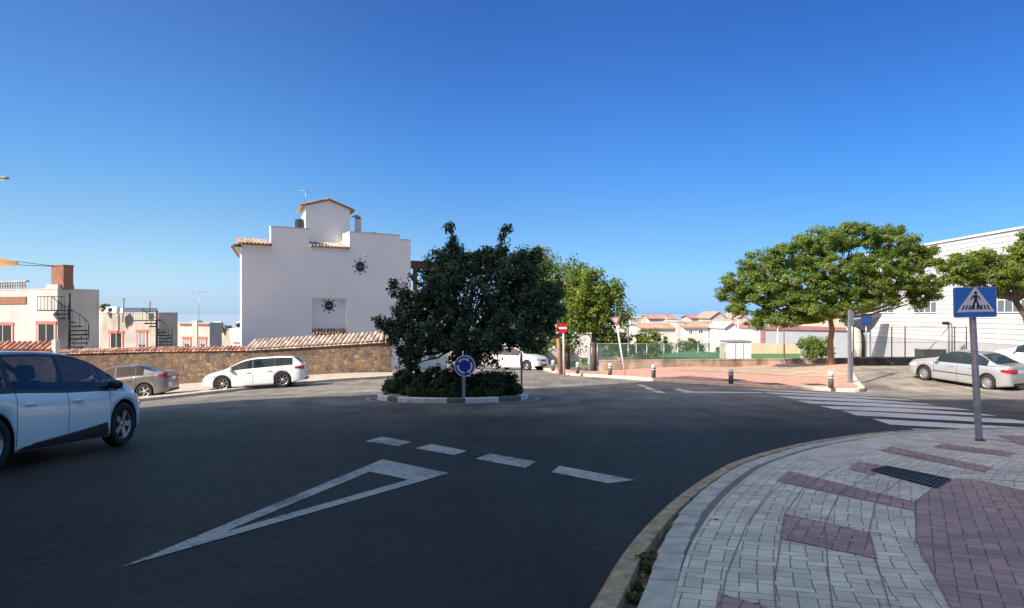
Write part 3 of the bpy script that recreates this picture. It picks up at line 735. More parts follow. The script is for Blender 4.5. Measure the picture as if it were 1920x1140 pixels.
# --- shrubs on the island
ISL = [(742, 727, 24, 15, 1.1), (770, 715, 34, 24, .2), (812, 716, 40, 24, -.4), (795, 736, 42, 11, -1.0), (850, 722, 40, 24, -.8), (842, 738, 36, 10, -1.3), (905, 722, 38, 24, -.9), (905, 738, 32, 10, -1.3), (942, 718, 30, 22, 0), (952, 732, 24, 13, .1), (848, 700, 26, 12, .8)]
for i, (x, y, a, b, dy) in enumerate(ISL):
    D = 24.2 + dy; k = D / F; cx = (x - 960) * k; g = gz(cx, D) + .12
    wh = ['left end', 'second from the left', 'third from the left', 'low front left', 'centre behind the blue sign', 'low front centre', 'right of the blue sign', 'low front right', 'right end upper', 'right end lower', 'tall middle back'][i]
    t = thing('island_shrub', 'dark green shrub on the roundabout island, %s of the bed' % wh, 'shrub', (cx, D, g), 0, 'shrubs on the roundabout island')
    top = ZC - (y - b - HY) * k - g
    dp = .42 if 'low front' in wh else .75; bl = [(0, 0, top * .55, a * k, min(a * k, dp), top * .48), (a * k * .4, -.1, top * .45, a * k * .6, dp * .6, top * .42), (-a * k * .4, .1, top * .42, a * k * .6, dp * .6, top * .42)]
    p, n = clumps(bl, 26, .13, 50 + i, 1.0, .4)
    p[:, 2] = np.maximum(p[:, 2], .01)
    leaf_mesh('foliage', p, n, .06, 'shrub_leaf', 60 + i, parent=t, elong=2.2)
    mb = MB()
    for q in range(7): branch(mb, (rnd.uniform(-.1, .1), rnd.uniform(-.1, .1), -.05), (rnd.uniform(-1, 1) * a * k * .7, rnd.uniform(-.4, .4), top * .7), .018, .006)
    mb.obj('stem', 'bark', t)
# --- weeds in the kerb gap
for i, (px, py, s) in enumerate(((1211, 1064, .07), (1196, 1102, .022), (1187, 1124, .026))):
    p0 = at(px, py, SH - .05); r = np.random.RandomState(i)
    n_ = 160 if i == 0 else 50
    q = r.normal(0, 1, (n_, 3)) * [s * .45, s * .7, s * .3] + [0, 0, s * .5]; q[:, 2] = abs(q[:, 2])
    o = leaf_mesh('weed', q, q * 6 + [0, 0, .3], .022, 'weed_leaf', i, elong=2.6, loc=p0)
    tag(o, ['green weed tuft growing between the kerb and the grey gutter stones', 'tiny weed in the kerb gap just below the larger tuft', 'tiny weed in the kerb gap nearest the bottom edge'][i], 'weed', 'weeds in the kerb gap')
mb = MB(); rr = random.Random(5)     # leaf litter and gravel bits in the gap
for i in range(260):
    k = rr.randint(0, len(KR) - 2); p = KR[k]
    if not (3.2 < p.y < 5.6): continue
    n = nsK[k]; q = p - n * rr.uniform(.16, .235); z = gz(q.x, q.y) + SH - .05; s = rr.uniform(.005, .014)
    mb.X = Matrix.Translation((q.x, q.y, z)) @ Matrix.Rotation(rr.uniform(0, 6), 4, (rr.random(), rr.random(), 1)); mb.bevbox(-s, s, -s * .7, s * .7, -s * .4, s * .4, s * .15)
mb.X = Matrix.Identity(4)
if mb.v: tag(mb.obj('loose_gravel', 'kerb_stone'), 'loose pebbles lying in the kerb gap', 'gravel', kind='stuff')
# ================================================================= CARS
def curve(pts):
    xs = [p[0] for p in pts]; ys = [p[1] for p in pts]; n = len(xs)
    d = [(ys[i + 1] - ys[i]) / (xs[i + 1] - xs[i]) for i in range(n - 1)]
    m = [d[0]] + [0 if d[i - 1] * d[i] <= 0 else 2 * d[i - 1] * d[i] / (d[i - 1] + d[i]) for i in range(1, n - 1)] + [d[-1]]
    def f(x):
        if x <= xs[0]: return ys[0]
        if x >= xs[-1]: return ys[-1]
        i = 0
        while x > xs[i + 1]: i += 1
        h = xs[i + 1] - xs[i]; t = (x - xs[i]) / h
        return ((2 * t**3 - 3 * t * t + 1) * ys[i] + (t**3 - 2 * t * t + t) * h * m[i] + (-2 * t**3 + 3 * t * t) * ys[i + 1] + (t**3 - t * t) * h * m[i + 1])
    return f
def make_wheel(root, x, y, rw, spokes=10, style='spoke', steer=0, wid=.205):
    s = 1 if y > 0 else -1; r = rw * .66
    mb = MB()
    mb.lathe([(r * .98, -.09), (r, -wid / 2), (rw * .93, -wid / 2), (rw * .985, -wid * .38), (rw, -wid * .2), (rw, wid * .2), (rw * .985, wid * .38), (rw * .93, wid / 2), (r, wid / 2), (r * .98, .09)], 40, axis='y')
    w = mb.obj('wheel', 'tyre', root, (x, y, rw)); w.rotation_euler = (0, 0, steer)
    mb = MB()
    e = s * .085
    mb.lathe([(r * 1.0, e), (r * .93, e), (r * .90, e - s * .03), (r * .90, -e * .6)], 36, axis='y')
    mb.lathe([(.001, e * .86), (r * .20, e * .86), (r * .24, e * .6), (r * .26, 0)], 20, axis='y')
    for k in range(spokes):
        a = 2 * PI * k / spokes; ca, sa = math.cos(a), math.sin(a)
        wi = r * (.10 if style == 'spoke' else .16); wo = r * (.07 if style == 'spoke' else .20)
        def q(rad, t, h): return (ca * rad - sa * t, h, sa * rad + ca * t)
        v = [q(r * .2, -wi, e * .84), q(r * .2, wi, e * .84), q(r * .93, wo, e * .95), q(r * .93, -wo, e * .95), q(r * .2, -wi, e * .4), q(r * .2, wi, e * .4), q(r * .93, wo, e * .5), q(r * .93, -wo, e * .5)]
        mb.add(v, [(0, 1, 2, 3), (4, 7, 6, 5), (0, 4, 5, 1), (1, 5, 6, 2), (2, 6, 7, 3), (3, 7, 4, 0)])
    mb.obj('rim', 'alloy', w)
    mb = MB(); mb.lathe([(.001, -e * .1), (r * .9, -e * .1)], 24, axis='y'); mb.obj('brake_disc', 'car_trim', w)
def car(name, label, S, loc, heading, group=None, nrm=None, cat='car'):
    root = thing(name, label, cat, loc, 0, group)
    up = nrm or Vector((0, 0, 1)); h = Vector((math.cos(heading), math.sin(heading), 0)); fx = (h - up * h.dot(up)).normalized(); fy = up.cross(fx)
    root.rotation_euler = Matrix((fx, fy, up)).transposed().to_euler()
    L2 = S['L'] / 2; W = S['W']; zt = curve(S['top']); zs_ = curve(S['sh']); RO = S['roof']
    rw = S['rw']; RA = rw + .045; xf, xr = S['xf'], S['xr']; fl = S.get('floor', .19)
    def zs(x): return min(zs_(x), zt(x) - .028)
    def w(x):
        c = S.get('cor', .40); u = (abs(x) - (L2 - c)) / c
        v = W * (1 - .03 * (x / L2) ** 2)
        return v if u <= 0 else v - (.30 if x > 0 else .24) * (1 - math.sqrt(max(0, 1 - u * u)))
    def zl(x):
        z = fl + .10 * sm(L2 - .7, L2, abs(x))
        for c in (xf, xr):
            d = abs(x - c)
            if d < RA: z = max(z, rw + math.sqrt(RA * RA - d * d))
        return z
    def sect(x):
        W_ = w(x); a = zl(x); s = max(zs(x), a + .03); t = max(zt(x), s + .02); q = max(0, min(1, (t - s - .05) / (RO - zs_(0) - .05)))
        yR = lerp(.87 * W_, S.get('tum', .70) * W, q)
        r = [(0, a), (.70 * W_, a), (.972 * W_, a)]
        for f, y in ((.10, .99), (.38, 1.0), (.66, .997), (.86, .985)): r.append((y * W_, a + (s - a) * f))
        r.append((.957 * W_, s)); r.append((lerp(.93, .935, q) * W_, s + .014))
        y8 = lerp(.91, .915, q) * W_; z8 = s + .03 * q + .018
        z8 = min(z8, s + (t - s) * .4)
        r.append((y8, z8))
        z10 = s + (t - s) * .93
        r.append((lerp(y8, yR, .93), lerp(z8, z10, .93))); r.append((yR, z10))
        r.append((yR - .05 - .03 * q, s + (t - s) * .985)); r.append((yR * .5, t + .006)); r.append((0, t + .012))
        return r
    xs = set(round(-L2 + .045 * i, 4) for i in range(int(2 * L2 / .045) + 1)) | {-L2, L2}
    for i in range(12): xs |= {round(-L2 + .009 * i, 4), round(L2 - .009 * i, 4)}
    for c in (xf, xr):
        for k in range(41): xs.add(round(c + RA * math.cos(PI * k / 40), 4))
        xs |= {round(c - RA - .002, 4), round(c + RA + .002, 4)}
    seams = S['seams']; wins = S['wins']
    for a in seams: xs |= {round(a - .006, 4), round(a + .006, 4)}
    for a, b in wins: xs |= {a, b}
    for a in (S['cowl'], S['wst'], S['rwt'], S['rwb']): xs.add(a)
    xs = sorted(xs); q = [xs[0]]
    keep = set([round(a - .006, 4) for a in seams] + [round(a + .006, 4) for a in seams] + [v for ab in wins for v in ab] + [S['cowl'], S['wst'], S['rwt'], S['rwb']])
    for x in xs[1:]:
        if x - q[-1] < .0025 and x not in keep: continue
        q.append(x)
    xs = q; secs = [sect(x) for x in xs]; NRr = len(secs[0])
    V = []
    for x, r in zip(xs, secs):
        for y, z in r: V.append((x, y, z))
    off = len(V)
    for x, r in zip(xs, secs):
        for y, z in r: V.append((x, -y, z))
    paint_, trim, roofm = S['paint'], 'car_trim', S.get('roofmat', S['paint'])
    cells = []   # (face, part, material)
    def lab(i, k):
        x = (xs[i] + xs[i + 1]) / 2
        seam = any(abs(x - a) < .007 for a in seams)
        if k <= 1: return ('body', trim)
        if k == 2 or (k == 3 and S.get('clad')): return ('body', trim if (abs(x) < L2 - .5 and S.get('clad')) else paint_)
        if 3 <= k <= 6:
            if seam: return ('body', trim)
            for n_, a, b in S['doors']:
                if a < x < b: return (n_, paint_)
            return ('body', paint_)
        if S['rwt'] > x > S['rwb'] and k >= 11: return ('rear_window', 'car_glass') if k > 11 or S.get('wide') else ('body', paint_)
        if S['wst'] < x < S['cowl'] and k >= 12: return ('windscreen', 'car_glass')
        if k == 7: return ('body', trim if S['rwb'] < x < S['cowl'] and S.get('belt', 1) else paint_)
        if k in (8, 9, 10):
            if not (S['rwb'] - .3 < x < S['cowl']): return ('body', paint_)
            if k == 9:
                for j, (a, b) in enumerate(wins):
                    if a < x < b: return ('side_window%d' % j, 'car_glass')
                inside = wins[0][0] < x < wins[-1][1]
                return ('body', trim if inside else S.get('pillar', paint_))
            if S.get('frame') and wins[0][0] < x < wins[-1][1]: return ('body', trim)
            return ('body', S.get('pillar', paint_) if k == 10 else paint_)
        if S['rwb'] < x < S['cowl']: return ('roof', roofm)
        return ('body', paint_)
    for i in range(len(xs) - 1):
        for k in range(NRr - 1):
            p, m = lab(i, k); a = i * NRr + k; b = a + NRr
            cells.append(((a, b, b + 1, a + 1), p + '+', m)); a += off; b += off
            cells.append(((a, a + 1, b + 1, b), p + '-', m))
    for i, fl_ in ((0, 0), (len(xs) - 1, 1)):
        for k in range(NRr - 1):
            a = i * NRr + k; c = off + a
            f = (a, a + 1, c + 1, c); cells.append((f if not fl_ else f[::-1], 'body+', paint_ if k > 2 else trim))
    full = bpy.data.meshes.new('tmp'); full.from_pydata(V, [], [c[0] for c in cells]); bm = bmesh.new(); bm.from_mesh(full)
    bmesh.ops.remove_doubles(bm, verts=[v for v in bm.verts if abs(v.co.y) < 1e-5], dist=1e-5)
    bm.normal_update(); kd = {}
    for v in bm.verts: kd[(round(v.co.x, 4), round(v.co.y, 4), round(v.co.z, 4))] = v.normal.copy()
    bm.free(); bpy.data.meshes.remove(full)
    parts = {}
    for f, p, m in cells:
        key = p if p.startswith('side_window') or 'door' in p else p[:-1]
        parts.setdefault(key, []).append((f, m))
    made = {}
    for p, fs in parts.items():
        idx = {}; vv = []; ff = []; mm = []; ms = []
        for f, m in fs:
            g = []
            for q in f:
                if q not in idx: idx[q] = len(vv); vv.append(V[q])
                g.append(idx[q])
            ff.append(g)
            if m not in ms: ms.append(m)
            mm.append(ms.index(m))
        nm = p.rstrip('+-')
        if nm.startswith('side_window'): nm = 'side_window'
        me = bpy.data.meshes.new(nm); me.from_pydata(vv, [], ff)
        for m in ms: me.materials.append(MATS[m])
        me.polygons.foreach_set('material_index', mm); me.polygons.foreach_set('use_smooth', [True] * len(ff))
        me.normals_split_custom_set_from_vertices([kd.get((round(a, 4), round(b, 4), round(c, 4)), Vector((0, 0, 1))) for a, b, c in vv])
        o = bpy.data.objects.new(nm, me); C.objects.link(o); o.parent = root; made[p] = o
    def ysurf(x, z):
        r = sect(x)[2:8]
        for (y0, z0), (y1, z1) in zip(r[:-1], r[1:]):
            if z0 <= z <= z1: return lerp(y0, y1, (z - z0) / max(1e-6, z1 - z0))
        return r[0][0] if z < r[0][1] else r[-1][0]
    def xend(z, sgn):
        x = sgn * L2
        while zt(x) < z + .005 and abs(x) > 1: x -= sgn * .005
        return x
    def patch(mb, quad, s, o=.006, n=8, m=4, mi=0):
        """quad in side view (x,z): four corners; laid on the body side"""
        g = []
        for j in range(m + 1):
            for i in range(n + 1):
                u, v = i / n, j / m
                x = lerp(lerp(quad[0][0], quad[1][0], u), lerp(quad[3][0], quad[2][0], u), v); z = lerp(lerp(quad[0][1], quad[1][1], u), lerp(quad[3][1], quad[2][1], u), v)
                g.append((x, s * (ysurf(x, z) + o), z))
        mb.add(g, [(j * (n + 1) + i, j * (n + 1) + i + 1, (j + 1) * (n + 1) + i + 1, (j + 1) * (n + 1) + i) for j in range(m) for i in range(n)], mi, True)
    def endpatch(mb, sgn, y0, y1, z0, z1, o=.008, mi=0):
        ys = [lerp(y0, y1, i / 4) for i in range(5)]; zz = [lerp(z0, z1, i / 4) for i in range(5)]
        g = [(xend(z, sgn) + sgn * o, y, z) for z in zz for y in ys]
        mb.add(g, [(j * 5 + i, j * 5 + i + 1, j * 5 + i + 6, j * 5 + i + 5) for j in range(4) for i in range(4)], mi, True)
    for s in (1, -1):
        we = w(xend(sum(z for _, z in S['tl']) / 4, -1))
        mb = MB(); patch(mb, S['tl'], s); zz = (S['tl'][0][1], S['tl'][3][1]); endpatch(mb, -1, s * (we - S.get('tlw', .22)), s * (we + .004), zz[0], zz[1]); mb.obj('tail_light', 'tail_red', root)
        we = w(xend(sum(z for _, z in S['hl']) / 4, 1))
        mb = MB(); patch(mb, S['hl'], s); endpatch(mb, 1, s * (we - .12), s * (we + .004), S['hl'][1][1], S['hl'][2][1]); mb.obj('headlight', 'lamp_clear', root)
        for (x, z) in S['handles']:
            mb = MB(); y = ysurf(x, z); mb.bevbox(x - .10, x + .10, min(s * y, s * (y + .035)), max(s * y, s * (y + .035)), z - .018, z + .018, .008); mb.obj('door_handle', S.get('hmat', paint_), made.get('front_door+' if s > 0 else 'front_door-', root) if x > S['bp'] else made.get('rear_door+' if s > 0 else 'rear_door-', root))
        mx = S['mir']; y = .93 * W
        mb = MB()
        mb.X = Matrix.Translation((mx[0], s * (y + .10), mx[1])) @ Matrix.Diagonal((.085, .12, .075, 1))
        bmm = bmesh.new(); bmesh.ops.create_icosphere(bmm, subdivisions=2, radius=1)
        mb.add([v.co[:] for v in bmm.verts], [[v.index for v in f.verts] for f in bmm.faces], 0, True); bmm.free(); mb.X = Matrix.Identity(4)
        mb.box(mx[0] - .03, mx[0] + .03, min(s * (y - .06), s * (y + .06)), max(s * (y - .06), s * (y + .06)), mx[1] - .05, mx[1] - .02)
        mb.obj('wing_mirror', S.get('mirmat', paint_), root)
        for (qd, mt, nm) in S.get('patches', []):
            mb = MB(); patch(mb, qd, s, .007, 16, 3); mb.obj(nm, mt, root)
        for xx in (xf, xr): make_wheel(root, xx, s * (W * S.get('track', .975) - .11), rw, S.get('spokes', 10), S.get('style', 'spoke'), S.get('steer', 0) if xx == xf else 0)
    # plates, bumper lines, grille
    pz = S.get('plate', .82)
    mb = MB(); xe = xend(pz + .06, -1); mb.box(xe - .018, xe - .004, -.26, .26, pz - .055, pz + .055); mb.obj('number_plate', 'plate_white', root)
    mb = MB(); xe = L2; mb.box(xe + .004, xe + .016, -.26, .26, .40, .51); mb.obj('number_plate', 'plate_white', root)
    mb = MB(); endpatch(mb, 1, -w(L2) * .75, w(L2) * .75, .30, .39); endpatch(mb, 1, -w(L2) * .55, w(L2) * .55, .56, S.get('gz', .66)); mb.obj('grille', 'car_trim', root)
    mb = MB(); endpatch(mb, -1, -w(-L2) * .97, w(-L2) * .97, .30, .37); mb.obj('rear_bumper_trim', 'car_trim', root)
    # cabin
    for x in S['seats']:
        for y in (-.36, .36):
            mb = MB(); mb.bevbox(x - .25, x + .28, y - .25, y + .25, .35, .62, .05)
            mb.X = Matrix.Translation((x - .22, y, .6)) @ Matrix.Rotation(R(-14), 4, 'Y'); mb.bevbox(-.06, .07, -.23, .23, 0, RO - .98, .04); mb.bevbox(-.04, .06, -.13, .13, RO - .96, RO - .76, .03)
            mb.X = Matrix.Identity(4); mb.obj('seat', 'seat_cloth', root)
    mb = MB(); mb.bevbox(S['cowl'] - .75, S['cowl'] - .15, -.62, .62, .5, zs_(.5) + .0, .05); mb.obj('dashboard', 'seat_cloth', root)
    return root
def gnorm(x, y):
    e = .8; return Vector((-(gz(x + e, y) - gz(x - e, y)) / (2 * e), -(gz(x, y + e) - gz(x, y - e)) / (2 * e), 1)).normalized()
def place(px, py, heading, base=None):
    p = at(px, py) if base is None else Vector((base[0], base[1], gz(*base))); return dict(loc=p, heading=heading, nrm=gnorm(p.x, p.y))

MPV = dict(L=4.63, W=.93, roof=1.64, xf=1.42, xr=-1.38, rw=.355, tum=.72, cor=.46,
    top=[(-2.315, .60), (-2.29, .92), (-2.25, 1.10), (-2.1, 1.40), (-1.85, 1.58), (-1.3, 1.635), (-.4, 1.66), (.3, 1.63), (.75, 1.52), (1.25, 1.27), (1.62, 1.09), (1.95, .99), (2.17, .87), (2.27, .72), (2.315, .52)],
    sh=[(-2.315, .58), (-2.2, 1.06), (-1.2, 1.06), (0, 1.01), (1.0, .985), (1.7, .93), (2.1, .82), (2.315, .5)],
    cowl=1.55, wst=.50, rwt=-1.90, rwb=-2.22, seams=[-.98, .02, 1.02], doors=[('rear_door', -.974, .014), ('front_door', .026, 1.014)],
    wins=[(-1.85, -1.08), (-.98, -.03), (.05, .90), (.95, 1.30)], paint='car_white', roofmat='car_navy', pillar='car_navy', frame=1, mirmat='car_trim', wide=1,
    tl=[(-2.30, .80), (-2.05, .86), (-1.98, .95), (-2.27, .95)], hl=[(1.85, .68), (2.22, .61), (2.20, .72), (1.80, .80)], handles=[(-.74, .80), (.22, .79)], hmat='car_white', bp=0, mir=(1.05, .98),
    seats=[.25, -.72], patches=[([(-1.0, .205), (1.0, .21), (.93, .42), (-.85, .26)], 'car_trim', 'side_cladding'), ([(-.70, .275), (.70, .375), (.70, .392), (-.70, .290)], 'chrome', 'chrome_strip')], spokes=5, style='wide', floor=.20, clad=0, plate=.75)
for k_ in ('top', 'sh'): MPV[k_] = [(x, z * .90) for x, z in MPV[k_]]
MPV.update(roof=1.476, rw=.345)
nz_ = lambda x: x if x < 1.42 else 1.42 + (x - 1.42) * .80
for k_ in ('top', 'sh', 'hl'): MPV[k_] = [(nz_(x), z) for x, z in MPV[k_]]
MPV['cowl'] = nz_(1.55)
sh_ = (2.315 - nz_(2.315)) / 2
MPV['L'] = 2.315 + nz_(2.315)
for k_ in ('top', 'sh', 'tl', 'hl', 'handles', 'wins'): MPV[k_] = [((x + sh_, z) if k_ != 'wins' else (x + sh_, z + sh_)) for x, z in MPV[k_]]
for k_ in ('xf', 'xr', 'cowl', 'wst', 'rwt', 'rwb', 'bp'): MPV[k_] += sh_
MPV['seams'] = [x + sh_ for x in MPV['seams']]; MPV['doors'] = [(n, a + sh_, b + sh_) for n, a, b in MPV['doors']]; MPV['mir'] = (MPV['mir'][0] + sh_, MPV['mir'][1]); MPV['seats'] = [x + sh_ for x in MPV['seats']]
MPV['patches'] = [([(x + sh_, z) for x, z in q], m, n) for q, m, n in MPV['patches']]
def xscale(S, k, kz=1.):
    S = dict(S)
    for q in ('L', 'xf', 'xr', 'cowl', 'wst', 'rwt', 'rwb', 'bp'): S[q] = S[q] * k
    for q in ('top', 'sh', 'tl', 'hl', 'handles'): S[q] = [(x * k, z * kz) for x, z in S[q]]
    S['seams'] = [x * k for x in S['seams']]; S['doors'] = [(n, a * k, b * k) for n, a, b in S['doors']]; S['wins'] = [(a * k, b * k) for a, b in S['wins']]
    S['mir'] = (S['mir'][0] * k, S['mir'][1] * kz); S['seats'] = [x * k for x in S['seats']]; S['roof'] *= kz
    S['patches'] = [([(x * k, z * kz) for x, z in q], m, n) for q, m, n in S.get('patches', [])]
    return S
WAGON = dict(L=4.83, W=.93, roof=1.46, xf=1.42, xr=-1.40, rw=.335, tum=.68,
    top=[(-2.415, .62), (-2.39, .86), (-2.36, 1.0), (-2.2, 1.18), (-1.98, 1.36), (-1.7, 1.435), (-1.0, 1.47), (-.2, 1.475), (.35, 1.41), (.8, 1.25), (1.3, 1.02), (1.7, .93), (2.1, .82), (2.3, .70), (2.415, .50)],
    sh=[(-2.415, .6), (-2.3, .99), (-1.5, .97), (0, .93), (1.0, .90), (1.7, .84), (2.15, .74), (2.415, .46)],
    cowl=1.32, wst=.42, rwt=-1.93, rwb=-2.30, seams=[-1.0, .0, 1.02], doors=[('rear_door', -.994, -.006), ('front_door', .006, 1.014)],
    wins=[(-1.90, -1.08), (-1.02, -.05), (.03, 1.05)], paint='car_white', tl=[(-2.40, .80), (-1.98, .86), (-2.02, .95), (-2.38, .97)], hl=[(1.75, .70), (2.32, .58), (2.30, .66), (1.7, .80)],
    handles=[(-.80, .83), (.20, .81)], bp=0, mir=(1.0, .98), seats=[.25, -.7], spokes=7, floor=.17, wide=1, plate=.75)
SALOON = dict(L=4.47, W=.87, roof=1.41, xf=1.36, xr=-1.365, rw=.317, tum=.66,
    top=[(-2.235, .62), (-2.21, .88), (-2.17, 1.0), (-2.05, 1.035), (-1.72, 1.045), (-1.4, 1.14), (-1.0, 1.33), (-.7, 1.395), (-.2, 1.415), (.2, 1.39), (.6, 1.24), (1.02, 1.0), (1.4, .93), (1.9, .84), (2.12, .74), (2.235, .52)],
    sh=[(-2.235, .6), (-2.1, .96), (-1.5, .955), (0, .91), (1.0, .87), (1.7, .80), (2.1, .69), (2.235, .48)],
    cowl=1.02, wst=.33, rwt=-.92, rwb=-1.66, seams=[-1.0, -.12, .92], doors=[('rear_door', -.994, -.126), ('front_door', -.114, .914)],
    wins=[(-1.32, -.98), (-.95, -.17), (-.08, .80)], paint='car_silver', tl=[(-2.215, .74), (-1.86, .80), (-1.90, .90), (-2.20, .915)], tlw=.30, hl=[(1.7, .62), (2.15, .56), (2.13, .66), (1.7, .73)],
    handles=[(-.70, .80), (.12, .78)], bp=-.12, mir=(.78, .93), seats=[.1, -.72], spokes=18, floor=.16, frame=1, plate=.80, patches=[([(-1.0, .50), (.93, .48), (.93, .515), (-1.0, .535)], 'car_trim', 'side_moulding')])
SALOON2 = dict(SALOON, L=4.65, paint='car_champagne', roof=1.45, spokes=5, style='wide', wide=1, xr=-1.33, rw=.325,
    top=[(-2.325, .62), (-2.30, .92), (-2.26, 1.05), (-2.1, 1.09), (-1.85, 1.10), (-1.5, 1.20), (-1.05, 1.38), (-.7, 1.44), (-.1, 1.46), (.4, 1.38), (.8, 1.2), (1.15, 1.02), (1.5, .95), (2.0, .84), (2.22, .7), (2.325, .5)],
    sh=[(-2.325, .6), (-2.15, 1.0), (-1.5, .99), (0, .94), (1.0, .88), (1.7, .80), (2.1, .69), (2.325, .48)], rwb=-1.80, cowl=1.15,
    tl=[(-2.305, .82), (-1.92, .90), (-1.98, .99), (-2.28, 1.0)], patches=[])
HATCH = dict(L=4.05, W=.85, roof=1.45, xf=1.22, xr=-1.25, rw=.31, tum=.70,
    top=[(-2.025, .60), (-2.0, .92), (-1.95, 1.05), (-1.8, 1.27), (-1.6, 1.40), (-1.0, 1.45), (-.2, 1.46), (.2, 1.42), (.6, 1.27), (1.05, 1.04), (1.4, .96), (1.75, .86), (1.93, .72), (2.025, .5)],
    sh=[(-2.025, .58), (-1.9, 1.0), (-1.0, .98), (0, .94), (.9, .90), (1.4, .84), (1.8, .74), (2.025, .48)],
    cowl=1.08, wst=.25, rwt=-1.6, rwb=-1.93, seams=[-.98, -.1, .84], doors=[('rear_door', -.974, -.106), ('front_door', -.094, .834)],
    wins=[(-1.45, -1.05), (-.98, -.15), (-.05, .80)], paint='car_white', tl=[(-2.01, .84), (-1.78, .88), (-1.80, 1.0), (-1.98, 1.0)], hl=[(1.5, .70), (1.93, .62), (1.90, .74), (1.48, .80)],
    handles=[(-.7, .85), (.1, .83)], bp=-.1, mir=(.80, .98), seats=[.05, -.75], spokes=6, floor=.16, wide=1, frame=1, patches=[], plate=.75)

# near car: front wheel (228,838) and rear wheel (-15,893), both on its right side
hd = R(87)
fw = at(229, 836); dirv = Vector((math.cos(hd), math.sin(hd))); rgt = Vector((dirv.y, -dirv.x))
cc = Vector((fw.x, fw.y)) - dirv * MPV['xf'] - rgt * (.93 - .06)
car('parked_car', 'white people carrier with dark navy roof in the shade at the left edge', dict(MPV, steer=-.0), (cc.x, cc.y, gz(cc.x, cc.y)), hd, None, gnorm(cc.x, cc.y))
fw = at(414.6, 735.2); rwl = at(534, 726.3)
d = Vector((fw.x - rwl.x, fw.y - rwl.y)); hd = math.atan2(d.y * .6, d.x)
dirv = Vector((math.cos(hd), math.sin(hd))); lft = Vector((-dirv.y, dirv.x)); mid = Vector(((fw.x + rwl.x) / 2, (fw.y + rwl.y) / 2))
print('WAGON wheelbase', d.length, 'D', fw.y, rwl.y, 'hd', math.degrees(hd))
sc = 1.0
cc = mid - dirv * .01 - lft * .86
car('parked_car', 'white estate car parked along the stone wall, facing left', xscale(WAGON, .90, .935), (cc.x, cc.y, gz(cc.x, cc.y)), hd, None, gnorm(cc.x, cc.y))
rwl = at(272, 748.5); hd = R(187); dirv = Vector((math.cos(hd), math.sin(hd))); lft = Vector((-dirv.y, dirv.x))
cc = Vector((rwl.x, rwl.y)) - dirv * SALOON2['xr'] * .94 - lft * .8
car('parked_car', 'champagne saloon parked by the stone wall, half hidden by the near white car', xscale(SALOON2, .94), (cc.x, cc.y, gz(cc.x, cc.y)), hd, None, gnorm(cc.x, cc.y))
rwl = at(1851, 730); fw = at(1727, 708.5); d = Vector((fw.x - rwl.x, fw.y - rwl.y)); print('BMW', rwl, fw, d.length)
kx = (1733 - 960) / F; best = min((abs(math.hypot(kx * q - rwl.x, q - rwl.y) - 2.725), q) for q in [rwl.y + i * .02 for i in range(20, 260)])[1]; d = Vector((kx * best - rwl.x, best - rwl.y)); print('front', best, gz(kx * best, best))
hd = math.atan2(d.y, d.x); dirv = Vector((math.cos(hd), math.sin(hd))); lft = Vector((-dirv.y, dirv.x))
cc = Vector((rwl.x, rwl.y)) - dirv * SALOON['xr'] - lft * .80
car('parked_car', 'silver saloon with red tail lights parked nose in behind the crossing sign', SALOON, (cc.x, cc.y, gz(cc.x, cc.y)), hd, None, gnorm(cc.x, cc.y))
cc = Vector((cc.x + 5.0, cc.y + 2.6))
car('parked_car', 'white hatchback at the right edge, only its tail showing above the silver saloon', HATCH, (cc.x, cc.y, gz(cc.x, cc.y)), hd, None, gnorm(cc.x, cc.y))
p = at(970, 693.5)
car('parked_car', 'small white hatchback under the trees beyond the roundabout', HATCH, (p.x, p.y + .6, gz(p.x, p.y + .6)), R(-32), None, gnorm(p.x, p.y))
